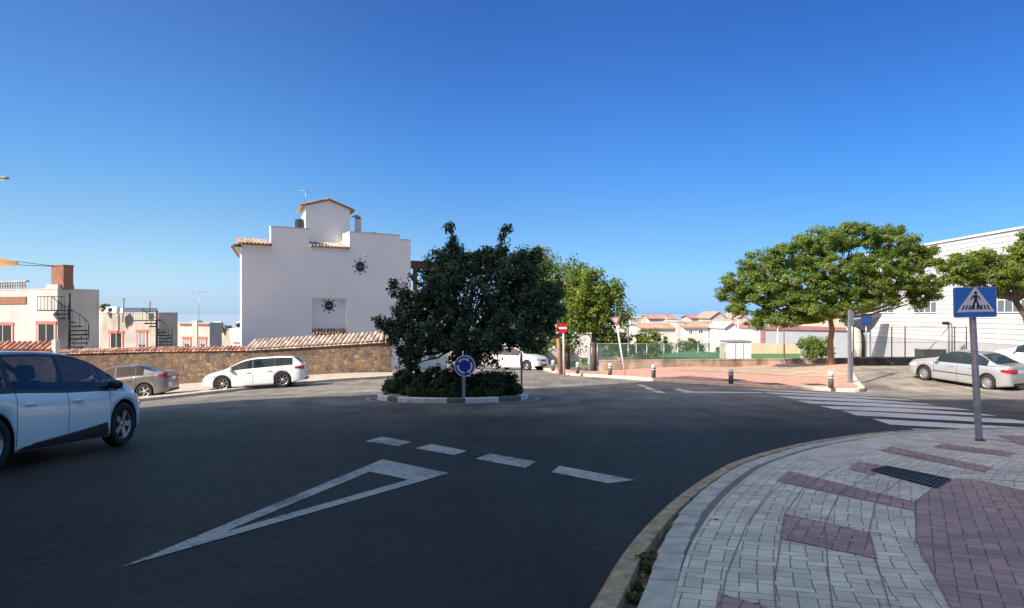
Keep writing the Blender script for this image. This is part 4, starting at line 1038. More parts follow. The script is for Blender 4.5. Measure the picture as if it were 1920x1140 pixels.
# ================================================================= BUILDINGS
class Pl:
    """vertical wall plane: through (X0,Y0), running at angle a; wall coordinates x along, y back, z up from z0"""
    def __init__(s, px, D, a, z0=None, back=0.):
        s.a = a; s.u = Vector((math.cos(a), math.sin(a))); s.b = Vector((-math.sin(a), math.cos(a)))
        s.o = Vector(((px - 960) / F * D, D)); s.z0 = gz(s.o.x, s.o.y) if z0 is None else z0
        s.loc = (s.o.x, s.o.y, s.z0)
    def t(s, px, py=None, back=0.):
        k = (px - 960) / F; o = s.o + s.b * back
        t = (k * o.y - o.x) / (s.u.x - k * s.u.y); D = o.y + s.u.y * t
        return t if py is None else (t, ZC - (py - HY) / F * D - s.z0)
    def world(s, t, back=0.): return s.o + s.u * t + s.b * back
def tile_rows(mb, x0, x1, y0, z0, y1, z1, pitch=.24, r=.095, n=6, jit=.012, over=.0, seed=0, slices=1):
    """barrel tiles running from the eave (y0,z0) up to (y1,z1), spread along x"""
    rr = random.Random(seed); k = max(1, int(round((x1 - x0) / pitch))); p = (x1 - x0) / k
    L = math.hypot(y1 - y0, z1 - z0); ny, nz = -(z1 - z0) / L, (y1 - y0) / L
    for i in range(k):
        xc = x0 + p * (i + .5) + rr.uniform(-jit, jit)
        for q in range(slices):
            a = q / slices - (.02 if q else 0); b = (q + 1) / slices
            v = []
            for e, (t, ra) in enumerate(((a, r * 1.06), (b, r * .94))):
                yy = lerp(y0, y1, t); zz = lerp(z0, z1, t); lift = .015 * (slices - q) / slices + rr.uniform(0, .008)
                for m in range(n + 1):
                    an = PI * m / n; h = math.sin(an) * ra + lift
                    v.append((xc + math.cos(an) * ra, yy + ny * h, zz + nz * h))
                if e == 0:
                    for m in range(n + 1):
                        an = PI * m / n; h = math.sin(an) * ra * .8 + lift
                        v.append((xc + math.cos(an) * ra * .84, yy + ny * h, zz + nz * h))
            N1 = n + 1
            f = [(m, m + 1, 2 * N1 + m + 1, 2 * N1 + m) for m in range(n)] + [(m, N1 + m, N1 + m + 1, m + 1) for m in range(n)]
            mb.add(v, f, 0, True)
    # flat bed under the tiles
    mb.add([(x0, y0, z0 - .02), (x1, y0, z0 - .02), (x1, y1, z1 - .02), (x0, y1, z1 - .02), (x0, y0, z0 - .07), (x1, y0, z0 - .07), (x1, y1, z1 - .07), (x0, y1, z1 - .07)],
           [(0, 1, 2, 3), (7, 6, 5, 4), (0, 4, 5, 1), (1, 5, 6, 2), (2, 6, 7, 3), (3, 7, 4, 0)])
def window(parent, x0, x1, z0, z1, frame='white_metal', glass='dark_glass', y=0., t=.06, mull=1, sill=True, shutter=None):
    f = MB(); f.box(x0, x0 + t, y - .03, y + .05, z0, z1); f.box(x1 - t, x1, y - .03, y + .05, z0, z1); f.box(x0 + t, x1 - t, y - .028, y + .05, z1 - t, z1); f.box(x0 + t, x1 - t, y - .028, y + .05, z0, z0 + t)
    for k in range(1, mull + 1):
        xm = lerp(x0, x1, k / (mull + 1)); f.box(xm - t * .35, xm + t * .35, y - .024, y + .04, z0 + t, z1 - t)
    w = f.obj('window', frame, parent); g = MB(); g.box(x0 + t, x1 - t, y + .005, y + .02, z0 + t, z1 - t); g.obj('pane', glass, w)
    if shutter: g = MB(); g.box(x0 + t, x1 - t, y - .012, y + .002, lerp(z0, z1, 1 - shutter), z1 - t); g.obj('shutter', 'shutter_grey', w)
    return w
def wall_with_hole(mb, outline, y0, y1, holes=()):
    """wall from an outline whose holes are rectangles: split in columns"""
    xs = sorted(set([p[0] for p in outline] + [h[0] for h in holes] + [h[1] for h in holes]))
    def top(x):
        for (a, za), (b, zb) in zip(outline[:-1], outline[1:]):
            if a < b and a - 1e-6 <= x <= b + 1e-6: return lerp(za, zb, (x - a) / (b - a))
    for a, b in zip(xs[:-1], xs[1:]):
        ta, tb = top(a + 1e-5), top(b - 1e-5)
        if ta is None or tb is None: continue
        hs = [h for h in holes if h[0] <= a + 1e-6 and h[1] >= b - 1e-6]; z = 0.
        for h in sorted(hs, key=lambda h: h[2]):
            if h[2] > z: mb.box(a, b, y0, y1, z, h[2])
            z = h[3]
        mb.prism([(a, z), (b, z), (b, tb), (a, ta)], y0, y1)

# ---------------------------------------------------------------- the big white house
A_ = R(36); H = Pl(453, 46, A_)
hroot = thing('white_house', 'large white house with round star windows, blank shaded wall behind the stone wall', 'house', H.loc, A_)
T = H.t
def hz(px, py): return T(px, py)
x508, z508 = hz(508, 425); x580, z580 = hz(580, 434); x655, z655 = hz(655, 436); x750, z750 = hz(750, 443); x770, z770 = hz(770, 452)
xl = 0.; _, zl_ = hz(453, 458); zr0 = hz(580, 460)[1]
out = [(xl, zl_ + .02), (x508, zl_ + .03), (x508 + 1e-4, z508), (x580, z580 - .02), (x580 + 1e-4, zr0), (x655, zr0), (x655 + 1e-4, z508 + .0), (x750, z508 - .03), (x750 + 1e-4, z508 - .28), (x770, z508 - .30)]
# keep the parapet level (it is level in the photograph, in perspective)
zpar = z508
out = [(0, zl_), (x508, zl_), (x508 + 1e-4, zpar), (x580, zpar), (x580 + 1e-4, zr0), (x655, zr0), (x655 + 1e-4, zpar), (x750, zpar), (x750 + 1e-4, zpar - .30), (x770, zpar - .30)]
nx0, nz1 = hz(585, 559); nx1, _ = hz(650, 559); nz0 = hz(585, 632)[1]
rw_c = hz(675, 500); rw_r = .33
niche = (nx0, nx1, nz0 - .2, nz1)
mb = MB(); wall_with_hole(mb, out, 0, .30, [niche])
mb.box(nx0 + .002, nx1 - .002, .28, .42, niche[2], nz1 - .001)       # back of the niche
DEP = 9.0
SK = math.tan(A_ - R(17.5)); mb.prism([(0, .3), (.3, .3), (.3 + SK * DEP, DEP), (SK * DEP, DEP)], 0, zl_ - .001, plane='xy'); mb.box(x770 - .3, x770, .3, DEP, 0, zpar - .301); mb.box(SK * DEP, x770, DEP, DEP + .3, 0, zpar - .35)
mb.box(.3 + SK * DEP, x770 - .3, .3, DEP, zl_ - .35, zl_ - .2)
mb.prism([(x508, .3), (x508 + .25, .3), (x508 + .25 + 2 * SK, 2.3), (x508 + 2 * SK, 2.3)], zl_ - .2, zpar - .001, plane='xy'); mb.box(x580 - .2, x580, .3, 1.6, zr0 - .3, zpar - .002); mb.box(x655, x655 + .2, .3, 1.6, zr0 - .3, zpar - .002)
hw = mb.obj('wall', 'shaded_plaster', hroot)
for a, b, z in ((x508 - .02, x580, zpar), (x655, x750 + .01, zpar), (x750 + .02, x770 + .02, zpar - .30)):
    mb = MB(); mb.box(a, b, -.025, .325, z, z + .06); mb.obj('parapet_coping', 'white_plaster', hroot)
def shear(y0, deg=17.5):
    k = math.tan(A_ - R(deg)); m = Matrix.Identity(4); m[0][1] = k; m[0][3] = -k * y0; return m
# left tiled roof with eave to the side
mb = MB(); ez = zl_ + .02
tile_rows(mb, -.10, x508 - .003, -.30, ez, .9, ez + .40, .24, .09, seed=1, slices=3); mb.obj('roof', 'clay_tiles', hroot)
mb = MB(); mb.X = Matrix.Translation((0, 0, 0)) @ Matrix.Rotation(R(90) - (A_ - R(17.5)), 4, 'Z')
tile_rows(mb, -.25, DEP, .02, ez + .05, .62, ez - .16, .24, .09, seed=2, slices=2); mb.X = Matrix.Identity(4); mb.obj('side_eave', 'clay_tiles', hroot)
mb = MB(); mb.prism([(-.5, -.24), (-.002, -.24), (SK * DEP - .002, DEP), (SK * DEP - .5, DEP)], ez - .24, ez - .19, plane='xy'); mb.obj('eave_soffit', 'white_plaster', hroot)
mb = MB(); tile_rows(mb, x580 + .01, x655 - .01, -.16, zr0 - .06, .75, zr0 + .26, .23, .085, seed=3, slices=2); mb.obj('ledge_tiles', 'pale_clay_tiles', hroot)
mb = MB(); zt_ = nz0 - .0; tile_rows(mb, nx0 + .02, nx1 - .02, -.10, hz(585, 628)[1], .28, hz(585, 618)[1] + .02, .21, .07, seed=4); mb.obj('sill_tiles', 'clay_tiles', hroot)
# tower
TB = 1.3; tx0 = T(573, None, TB); tx1 = T(656, None, TB); 
z_l = T(580, 386, TB)[1]; xa, z_a = T(617, 376, TB); z_r = T(656, 393, TB)[1]
mb = MB(); mb.X = shear(TB, 20); mb.prism([(tx0, zl_ - .3), (tx1, zl_ - .3), (tx1, z_r), (xa, z_a), (tx0, z_l)], TB, TB + 3.4); mb.obj('stair_tower', 'shaded_plaster', hroot)
tw = MB(); tw.X = shear(TB, 20)
for (ax, az, bx, bz, sd) in ((tx0 - .36, z_l - .06, xa, z_a + .02, 5), (xa, z_a + .02, tx1 + .34, z_r - .12, 6)):
    tw.prism([(ax, az), (bx, bz), (bx, bz + .07), (ax, az + .07)], TB - .12, TB + 3.6)
    dx, dz = bx - ax, bz - az; L = math.hypot(dx, dz)
    for k in range(16):
        yy = TB - .1 + k * .235
        for q in range(5):
            t0, t1 = q / 5, (q + 1) / 5; v = []
            for t, ra in ((t0, .085), (t1, .085)):
                cx, cz = ax + dx * t, az + dz * t + .07
                for m in range(6): an = PI * m / 5; v.append((cx - dz / L * math.sin(an) * ra, yy + math.cos(an) * ra, cz + dx / L * math.sin(an) * ra))
            tw.add(v, [(m, m + 1, 7 + m, 6 + m) for m in range(5)], 0, True)
tw.obj('tower_roof', 'clay_tiles', hroot)
mb = MB(); cx, cz = T(558, 418, TB + .8); mb.bevbox(cx - .02, cx + .42, TB + .7, TB + 1.3, cz - .32, cz + .28, .03); mb.obj('shutter_box', 'dark_metal', hroot)
# chimney
CB = 1.6; cx0, cz0 = T(665, 436, CB); cx1, cz1 = T(677.5, 409, CB)
ch = MB(); ch.X = shear(CB, 12); ch.box(cx0, cx1, CB, CB + .45, zl_ - .2, cz1 - .10); ch.box(cx0 + .02, cx0 + .10, CB + .03, CB + .1, cz1 - .1, cz1 + .07); ch.box(cx1 - .10, cx1 - .02, CB + .03, CB + .1, cz1 - .1, cz1 + .07); ch.box(cx0 + .02, cx1 - .02, CB + .35, CB + .42, cz1 - .1, cz1 + .07)
co = ch.obj('chimney', 'white_plaster', hroot)
mb = MB(); m_ = (cx0 + cx1) / 2; w_ = (cx1 - cx0) / 2 + .1; mb.add([(m_ - w_, CB - .08, cz1 + .07), (m_ + w_, CB - .08, cz1 + .07), (m_ + w_, CB + .53, cz1 + .07), (m_ - w_, CB + .53, cz1 + .07), (m_, CB + .22, cz1 + .27)], [(0, 1, 4), (1, 2, 4), (2, 3, 4), (3, 0, 4), (3, 2, 1, 0)]); mb.obj('chimney_cap', 'clay_tiles', co)
# round star windows
def star_window(cx, cz, y, r):
    w = MB(); w.X = Matrix.Translation((cx, y, cz)); w.lathe([(r * 1.04, -.03), (r * 1.16, -.03), (r * 1.16, .02), (r * 1.04, .02)], 32, axis='y'); fr = w.obj('round_window', 'white_metal', hroot)
    g = MB(); g.X = Matrix.Translation((cx, y, cz)); g.lathe([(.001, -.008), (r * 1.04, -.008), (r * 1.04, .02)], 32, axis='y'); g.obj('pane', 'dark_glass', fr)
    g = MB(); g.box(cx - r, cx + r, y - .03, y - .015, cz - .02, cz + .02); g.obj('glazing_bar', 'dull_steel', fr)
    for k in range(8):
        a = PI / 4 * k; t = MB(); t.X = Matrix.Translation((cx, y, cz)) @ Matrix.Rotation(a, 4, 'Y')
        t.prism([(r * 1.30, -.035), (r * 1.50, -.065), (r * 1.78, 0), (r * 1.50, .065), (r * 1.30, .035)], -.03, -.001); t.obj('star_tile', 'star_ceramic', fr)
star_window(*rw_c, 0, rw_r)
c2 = hz(616.5, 573); star_window(T(616.5, None, .28), T(616.5, 573, .28)[1], .28, .31)
mb = MB(); vx, vz = hz(687, 479); mb.lathe; mb.X = Matrix.Translation((vx, 0, vz)); mb.lathe([(.001, -.05), (.06, -.05), (.07, 0)], 12, axis='y'); mb.obj('vent', 'dull_steel', hroot)
# right wing behind the tree, with green window, terrace and pergola
WB = 1.2; wx0 = x770 + .02; wx1 = T(838, None, WB); wzt = T(800, 545, WB)[1]
mb = MB(); mb.box(wx0, wx1, WB, WB + 6, 0, wzt); mb.obj('wing_wall', 'shaded_plaster', hroot)
gx, gz_ = T(810, 660, WB); gf = MB(); gf.box(gx - .3, gx + .3, WB - .04, WB - .001, gz_ - .55, gz_ + .55); gf.obj('green_shutter', 'green_paint', hroot)
pg = MB(); pz = T(790, 497, WB)[1]
for px_ in (781, 806, 828):
    xx = T(px_, None, WB); pg.box(xx - .12, xx + .12, WB + .1, WB + .34, wzt - .02, pz - .1)
xe0 = T(773, None, WB); xe1 = T(835, None, WB)
pg.box(xe0, xe1, WB + .08, WB + .36, pz - .101, pz + .16); pg.box(xe0, xe1, WB + 2.6, WB + 2.85, pz - .1, pz + .16)
for k in range(9): xx = lerp(xe0 + .1, xe1 - .1, k / 8); pg.box(xx - .05, xx + .05, WB - .2, WB + 3.1, pz + .162, pz + .30)
pg.obj('pergola', 'wood', hroot)
# things on the roof
p = H.world(*[(T(700, None, 1.6))], 1.6); t_ = thing('terracotta_pot', 'orange terracotta dome standing behind the parapet of the white house', 'pot', (p.x, p.y, H.z0 + zpar - .9))
mb = MB(); mb.lathe([(.001, 0), (.26, 0), (.30, .3), (.30, .95), (.24, 1.12), (.10, 1.2), (.001, 1.22)], 20); mb.obj('pot_body', 'terracotta', t_)
mb = MB(); mb.lathe([(.31, .84), (.34, .86), (.34, .92), (.31, .94)], 20); mb.obj('rim', 'terracotta', t_)
def antenna(px, ytop, ybot, D, label, els=6, w=.5, yaw=0.):
    b = P(px, ybot, D); s = D / F; h = (ybot - ytop) * s
    t = thing('tv_antenna', label, 'antenna', b, yaw, 'television antennas')
    mb = MB(); mb.tube([(0, 0, -.3), (0, 0, h)], .02, 6); mb.obj('mast', 'galvanised', t)
    mb = MB(); mb.tube([(-w, 0, h * .96), (w, 0, h * .96)], .012, 5)
    for k in range(els): x = lerp(-w, w, k / (els - 1)); mb.tube([(x, -.28, h * .96), (x, .28, h * .96)], .008, 5); mb.tube([(x, 0, h * .96 - .1), (x, 0, h * .96 + .1)], .008, 5)
    mb.obj('boom', 'galvanised', t); return t
antenna(573, 357, 376, 49, 'small aerial on top of the white house tower roof', 5, .35, .4)

# ---------------------------------------------------------------- stone wall and its tiles
WP = resample([tuple(p) for p in WALL[1:]], .5)
def wtop(p):     # height of the stone top, from the photograph
    px = 960 + F * p.x / p.y
    pts = [(-250, 688), (0, 670), (110, 663), (300, 658), (455, 656), (600, 648), (700, 641.5), (735, 640)]
    if px <= pts[0][0]: y = pts[0][1]
    elif px >= pts[-1][0]: y = pts[-1][1]
    else:
        for a, b in zip(pts[:-1], pts[1:]):
            if a[0] <= px <= b[0]: y = lerp(a[1], b[1], (px - a[0]) / (b[0] - a[0]))
    return ZC - (y - HY) / F * p.y
WP = [Vector((-6.9, 42.05))] + WP
wroot = thing('stone_wall', 'long brown rubble stone wall with clay tile coping along the left street', 'wall', (0, 0, 0))
nw = normals2(WP); mb = MB(); v = []
for p, n in zip(WP, nw):
    q = p - n * .35 if n.y < 0 else p + n * .35
    t = wtop(p); v += [(p.x, p.y, gz(p.x, p.y) - .3), (p.x, p.y, t), (q.x, q.y, t), (q.x, q.y, gz(q.x, q.y) - .3)]
f = []
for i in range(len(WP) - 1): f += [(i * 4 + k, i * 4 + k + 4, i * 4 + k + 5, i * 4 + k + 1) for k in range(3)]
f += [(0, 1, 2, 3)]; mb.add(v, f); mb.obj('masonry', 'rubble_stone', wroot)
def ribbon_tiles(mb, pts, y0, dz0, y1, dz1, pitch, r, seed, slices=1):
    rr = random.Random(seed)
    for a, b in zip(pts[:-1], pts[1:]):
        d = b - a; L = d.length; k = max(1, round(L / pitch)); an = math.atan2(d.y, d.x)
        if d.x < 0: a, b = b, a; d = b - a; an = math.atan2(d.y, d.x)
        za, zb = wtop(a), wtop(b)
        for i in range(k):
            c = a.lerp(b, (i + .5) / k); z = lerp(za, zb, (i + .5) / k)
            mb.X = Matrix.Translation((c.x, c.y, z)) @ Matrix.Rotation(an, 4, 'Z') @ Matrix.Translation((0, 0, rr.uniform(-.008, .008)))
            m2 = MB(); tile_rows(m2, -L / k / 2, L / k / 2, y0, dz0, y1, dz1, L / k, r, 6, .006, seed=rr.randint(0, 999), slices=slices)
            mb.add(m2.v, m2.f, 0, True)
    mb.X = Matrix.Identity(4)
big = [p for p in WP if 453 < 960 + F * p.x / p.y < 740]; small = [p for p in WP if 960 + F * p.x / p.y <= 470]
mb = MB(); ribbon_tiles(mb, big, -.14, .0, .95, .50, .30, .11, 3, 3); mb.obj('lean_to_tiles', 'pale_clay_tiles', wroot)
mb = MB(); ribbon_tiles(mb, small, -.10, .02, .42, .16, .24, .085, 4); mb.obj('coping_tiles', 'red_tiles', wroot)
mb = MB()
for a, b in zip(big[:-1], big[1:]):
    d = (b - a).normalized(); n = Vector((-d.y, d.x)); n = n if n.y > 0 else -n
    q = [a + n * .36, b + n * .36, b + n * .97, a + n * .97]; za, zb = wtop(a), wtop(b)
    mb.add([(q[0].x, q[0].y, za - 2), (q[1].x, q[1].y, zb - 2), (q[2].x, q[2].y, zb - 2), (q[3].x, q[3].y, za - 2), (q[0].x, q[0].y, za + .12), (q[1].x, q[1].y, zb + .12), (q[2].x, q[2].y, zb + .40), (q[3].x, q[3].y, za + .40)], [(0, 3, 2, 1), (4, 5, 6, 7), (0, 1, 5, 4), (1, 2, 6, 5), (2, 3, 7, 6), (3, 0, 4, 7)])
mb.obj('lean_to_base', 'shaded_plaster', wroot)
# low pink rendered wall with tiles, far left
p1 = P(108, 655, 41.5); p0 = P(-140, 655, 41.0)
t_ = thing('garden_wall', 'pinkish garden wall with red and white clay tiles at the left edge behind the near car', 'wall', (p0.x, p0.y, gz(p0.x, p0.y) - .3)); L_ = p1.x - p0.x; zt0 = P(0, 657, 41.3).z - t_.location.z
mb = MB(); mb.box(0, L_, 0, .3, 0, zt0); mb.obj('masonry', 'old_plaster', t_)
mb = MB(); tile_rows(mb, 0, L_, -.16, zt0, .75, zt0 + .42, .30, .12, seed=8, slices=2); mb.obj('coping_tiles', 'red_tiles', t_)
mb = MB(); mb.box(L_, L_ + .22, -.05, .35, 0, zt0 + .6); mb.obj('wall_pier', 'white_plaster', t_)

# ---------------------------------------------------------------- row of roof terrace houses on the left
AR = R(-25)
def rowhouse(label, pxl, pxr, pxs, ytop, D, wins, mat, depth=None, a=AR, shade='shaded_plaster', trimw='pink_paint', D_at='r', extra=None):
    """D is the distance of the front right corner; pxs is where its right side wall ends"""
    pl = Pl(pxr, D, a); x0 = pl.t(pxl)
    dep = 4.0
    if pxs:
        k = (pxs - 960) / F; dep = (k * pl.o.y - pl.o.x) / (pl.b.x - k * pl.b.y)
    r = thing('terrace_house', label, 'house', pl.loc, a, 'flat roofed terrace houses')
    h = pl.t(pxr, ytop)[1]
    mb = MB(); mb.box(x0, 0, 0, .25, 0, h); mb.box(-.25, 0, .25, dep, 0, h - .002); mb.box(x0, -.25, .25, dep, h - 1.2, h - 1.05); mb.box(x0, -.25, dep - .25, dep, 0, h - .003); mb.box(x0, x0 + .25, .25, dep - .25, 0, h - .002)
    mb.obj('wall', mat, r)
    mb = MB(); mb.box(x0 - .03, .03, -.03, .28, h, h + .05); mb.box(-.27, .03, .28, dep, h, h + .05); mb.obj('coping', 'white_plaster', r)
    for (a0, a1, y0, y1, sh) in wins:
        wx0, wx1 = pl.t(a0), pl.t(a1); z1 = pl.t(a0, y0)[1]; z0 = z1 - (y1 - y0) / (F / D)
        window(r, wx0 + .16, wx1 - .16, z0, z1 - .16, y=-.01, shutter=sh)
        mb = MB(); mb.box(wx0, wx0 + .16, -.045, -.001, z0, z1 - .22); mb.box(wx1 - .16, wx1, -.045, -.001, z0, z1 - .22); mb.box(wx0 - .05, wx1 + .05, -.06, -.001, z1 - .22, z1); mb.obj('window_surround', trimw, r)
    return r, pl, h, dep
r1, pA, hA, dA = rowhouse('cream terrace house at the far left carrying a brick chimney', -90, 108, 186, 542, 50, [(-14, 26, 604, 645, .0), (69, 106, 602, 645, .0)], 'cream_plaster')
# balustrade, brick chimney of the left house
mb = MB(); bx0, bx1 = pA.t(-90), pA.t(50); bz = pA.t(50, 570)[1]; mb.box(bx0, bx1, -.06, -.001, bz, bz + .52); mb.obj('balcony_band', 'brick_brown', r1)
mb = MB(); mb.box(bx0, bx1, -.05, .2, hA + .55, hA + .65)
for k in range(int((bx1 - bx0) / .28)):
    mb.X = Matrix.Translation((bx0 + .14 + k * .28, .07, hA + .05)); mb.lathe([(.05, 0), (.035, .08), (.075, .22), (.04, .38), (.05, .5)], 8)
mb.X = Matrix.Identity(4); mb.obj('balustrade', 'old_plaster', r1)
mb = MB(); xk0 = pA.t(86); mb.box(xk0, -.02, .02, 1.2, hA, hA + .32); mb.obj('parapet_step', 'cream_plaster', r1)
mb = MB(); xc0, xc1 = pA.t(96, None, .3), pA.t(119, None, .3); zc1 = pA.t(104, 499, .3)[1]; mb.box(xc0, xc1, .3, 1.0, hA + .0, zc1); ck = mb.obj('chimney', 'brick_brown', r1)
mb = MB(); mb.box(xc0 - .04, xc1 + .04, .26, 1.04, zc1, zc1 + .08); mb.obj('chimney_cap', 'brick_brown', ck)
r2, pB, hB, dB = rowhouse('old plaster terrace house with two pink framed windows behind the green panelled spiral stair', 187, 297, 333, 587, 58, [(205, 232, 620, 655, .0), (257, 277, 618, 653, .8)], 'old_plaster')
r3, pC, hC, dC = rowhouse('cream terrace house with two small pink framed windows and dark coping', 333, 393, 416, 606, 64, [(343, 359, 631, 652, .6), (373, 388, 631, 652, .6)], 'cream_plaster')
mb = MB(); xa_, xb_ = pC.t(338), pC.t(360); mb.box(xa_, xb_, -.07, -.001, hC - .22, hC - .05); xa_, xb_ = pC.t(372), pC.t(392); mb.box(xa_, xb_, -.07, -.001, hC - .22, hC - .05); mb.obj('roof_edge', 'brick_brown', r3)
mb = MB(); xa_, xb_ = pC.t(361), pC.t(371); mb.box(xa_, xb_, -.08, .5, 0, hC + .22); mb.obj('pier', 'cream_plaster', r3)
r4, pD, hD, dD = rowhouse('low stained house with a faded wall next to the big white house', 394, 462, 480, 617, 70, [(440, 452, 641, 655, .3)], 'old_plaster')
mb = MB(); mb.box(pD.t(433), pD.t(460), -.05, -.002, 0, hD + .02); mb.obj('pilaster', 'white_plaster', r4)
r5, pE, hE, dE = rowhouse('distant grey roofed house seen between the spiral stair and the second terrace house', 140, 232, None, 578, 76, [], 'shaded_plaster')
# rooftop clutter
def clutter(px, y0, y1, D, w, label, kind):
    b = P(px, y1, D); s = D / F; t = thing(kind, label, 'roof unit' if kind == 'roof_unit' else 'plant', b); h = (y1 - y0) * s; ww = w * s
    if kind == 'roof_unit':
        mb = MB(); mb.bevbox(-ww / 2, ww / 2, 0, .5, .08, h, .03); mb.box(-ww / 2 + .05, -ww / 2 + .12, .1, .4, -.2, .1); mb.box(ww / 2 - .12, ww / 2 - .05, .1, .4, -.2, .1); mb.obj('casing', 'white_metal', t)
        mb = MB(); mb.X = Matrix.Translation((-ww * .12, -.01, h * .55)); mb.lathe([(.001, 0), (h * .32, 0), (h * .34, .02)], 16, axis='y'); mb.obj('fan_grille', 'dark_metal', t)
    else:
        p, n = clumps([(0, .2, h * .5, ww / 2, .3, h * .5)], 20, .15, px, 1.); leaf_mesh('foliage', p, n, .09, 'shrub_leaf', px, parent=t)
        mb = MB(); mb.lathe([(.001, -.2), (.14, -.2), (.18, .12), (.16, .12)], 12); mb.obj('pot', 'terracotta', t)
    return t
clutter(209, 575, 587, 58.5, 22, 'dark air conditioning unit on the roof edge above the old plaster house', 'roof_unit')
clutter(315, 590, 604, 66, 16, 'white roof unit with round fan on the roof right of the green landing', 'roof_unit')
clutter(408, 603, 616, 71, 14, 'dark roof unit above the low stained house', 'roof_unit')
clutter(448, 603, 617, 71, 10, 'roof unit tucked against the left edge of the big white house', 'roof_unit')
clutter(416, 610, 619, 71, 34, 'low green roof plants on the stained house', 'roof_plant')
clutter(192, 571, 580, 60, 22, 'dark potted plants on the roof beside the black flue', 'roof_plant')
antenna(373, 545, 606, 66, 'tall thin aerial standing over the cream terrace house', 5, .5, .2)
for px, y0, y1, D, lb in ((182, 556, 590, 59, 'thick black flue on the terrace roof'), (230, 560, 592, 59, 'thin leaning grey pole on the old plaster house roof'), (279, 567, 592, 60, 'thin pole rising beside the green landing')):
    b = P(px, y1, D); mb = MB(); h = (y1 - y0) * D / F; t = thing('roof_pole', lb, 'pole', b)
    mb.tube([(0, 0, -.5), (.0 if px == 182 else .12, 0, h)], .10 if px == 182 else .035, 8); mb.obj('shaft', 'dark_metal', t)
    mb = MB(); mb.lathe([(.001, 0), (.12 if px == 182 else .05, 0), (.12 if px == 182 else .05, .05), (.001, .06)], 10); q = mb.obj('cap', 'dark_metal', t); q.location = (.0 if px == 182 else .12, 0, h)
def spiral(px, ytop, ybot, D, rad, label, land=1, panel=False, mat='dark_metal', a0=0., turns=.62, landpx=0):
    b = P(px, ybot, D); s = D / F; h = (ybot - ytop) * s; t = thing('spiral_staircase', label, 'staircase', b)
    b.z -= 1.0; h += 1.0; t.location = b
    mb = MB(); mb.tube([(0, 0, 0), (0, 0, h)], .085, 10); mb.obj('centre_pole', mat, t)
    zl2 = h - 33 * s if not panel else h - 20 * s; n = 12
    for k in range(n):
        an = a0 - 2 * PI * turns * (1 - k / n) ; z = zl2 * (k + 1) / (n + 1)
        mb = MB(); mb.X = Matrix.Translation((0, 0, z)) @ Matrix.Rotation(an, 4, 'Z'); mb.prism([(.05, -.06), (rad, -.2), (rad, .2), (.05, .06)], 0, .09, plane='xy'); mb.obj('tread', mat, t)
    mb = MB(); pts = []
    for k in range(25):
        an = a0 - 2 * PI * turns * (1 - k / 24); z = zl2 * k / 24 + .95; pts.append((rad * math.cos(an), rad * math.sin(an), z))
        if k % 2 == 0: mb.tube([(rad * math.cos(an), rad * math.sin(an), z - .95), pts[-1]], .016, 5)
    mb.tube(pts, .025, 6); mb.obj('handrail', mat, t)
    mb = MB(); w = landpx * s; mb.box(-w, 0, -.5, .5, zl2, zl2 + .07); mb.obj('landing', mat, t)
    mb = MB()
    if panel: mb.box(-8 * s * 1.2, 0, -.5, -.46, zl2 + .1, h - .2); mb.tube([(-w, -.5, zl2), (-w, -.5, h)], .02, 6); mb.tube([(-w, -.5, h), (0, -.5, h - .1)], .02, 6)
    else:
        for k in range(9): x = -w * k / 8; mb.tube([(x, -.5, zl2), (x, -.5, zl2 + .95)], .016, 5)
        mb.tube([(-w, -.5, zl2 + .95), (0, -.5, zl2 + .95)], .024, 6)
    mb.obj('landing_rail', 'bin_green' if panel else mat, t)
spiral(130, 550, 655, 49.5, 1.15, 'black spiral staircase with railed landing on the far left house', a0=PI, landpx=51, turns=.75)
spiral(294, 582, 652, 57, 1.1, 'second spiral staircase with a solid green panel, between the terrace houses', panel=True, a0=PI, landpx=38, turns=.75)
# white pipe railing
a = P(112, 657, 45.6); b_ = P(292, 650, 46.5); t = thing('pipe_railing', 'white pipe railing above the stone wall tiles in front of the terrace houses', 'railing', a)
mb = MB(); e = b_ - a; mb.tube([(0, 0, 0), tuple(e)], .035, 6); mb.obj('rail', 'white_metal', t)
for k in range(5): q = e * (k / 4); mb = MB(); mb.tube([tuple(q), (q.x, q.y, q.z - 1.4)], .03, 6); mb.obj('post', 'white_metal', t)
# shade sail
s0 = P(104, 499.5, 50.2); pts = [P(-60, 470, 47), P(-70, 506, 43), P(40, 497, 48.5), P(30, 490, 48.3)]
t = thing('shade_sail', 'orange fabric shade sail stretched to the brick chimney at the left edge', 'shade sail', pts[2])
mb = MB(); o_ = pts[2]; G = []
for j in range(7):
    for i in range(9):
        u, v_ = i / 8, j / 6; p = (pts[0].lerp(pts[3], u)).lerp(pts[1].lerp(pts[2], u), v_); p.z -= .25 * math.sin(PI * v_) * (1 - u); G.append(tuple(p - o_))
mb.add(G, [(j * 9 + i, j * 9 + i + 1, j * 9 + i + 10, j * 9 + i + 9) for j in range(6) for i in range(8)], 0, True); sl = mb.obj('fabric', 'orange_cloth', t)
mb = MB(); mb.tube([tuple(pts[3] - o_), tuple(s0 - o_)], .02, 5); mb.tube([tuple(pts[2] - o_), tuple(s0 - o_)], .02, 5); mb.obj('cable', 'dark_metal', t)
for k, (qx, qy, qd) in enumerate(((-60, 470, 47), (-70, 506, 43))):
    q = P(qx, qy, qd); mb = MB(); mb.tube([(q.x - o_.x, q.y - o_.y, gz(q.x, q.y) - o_.z - .2), tuple(q - o_)], .05, 8); mb.obj('post', 'galvanised', t)

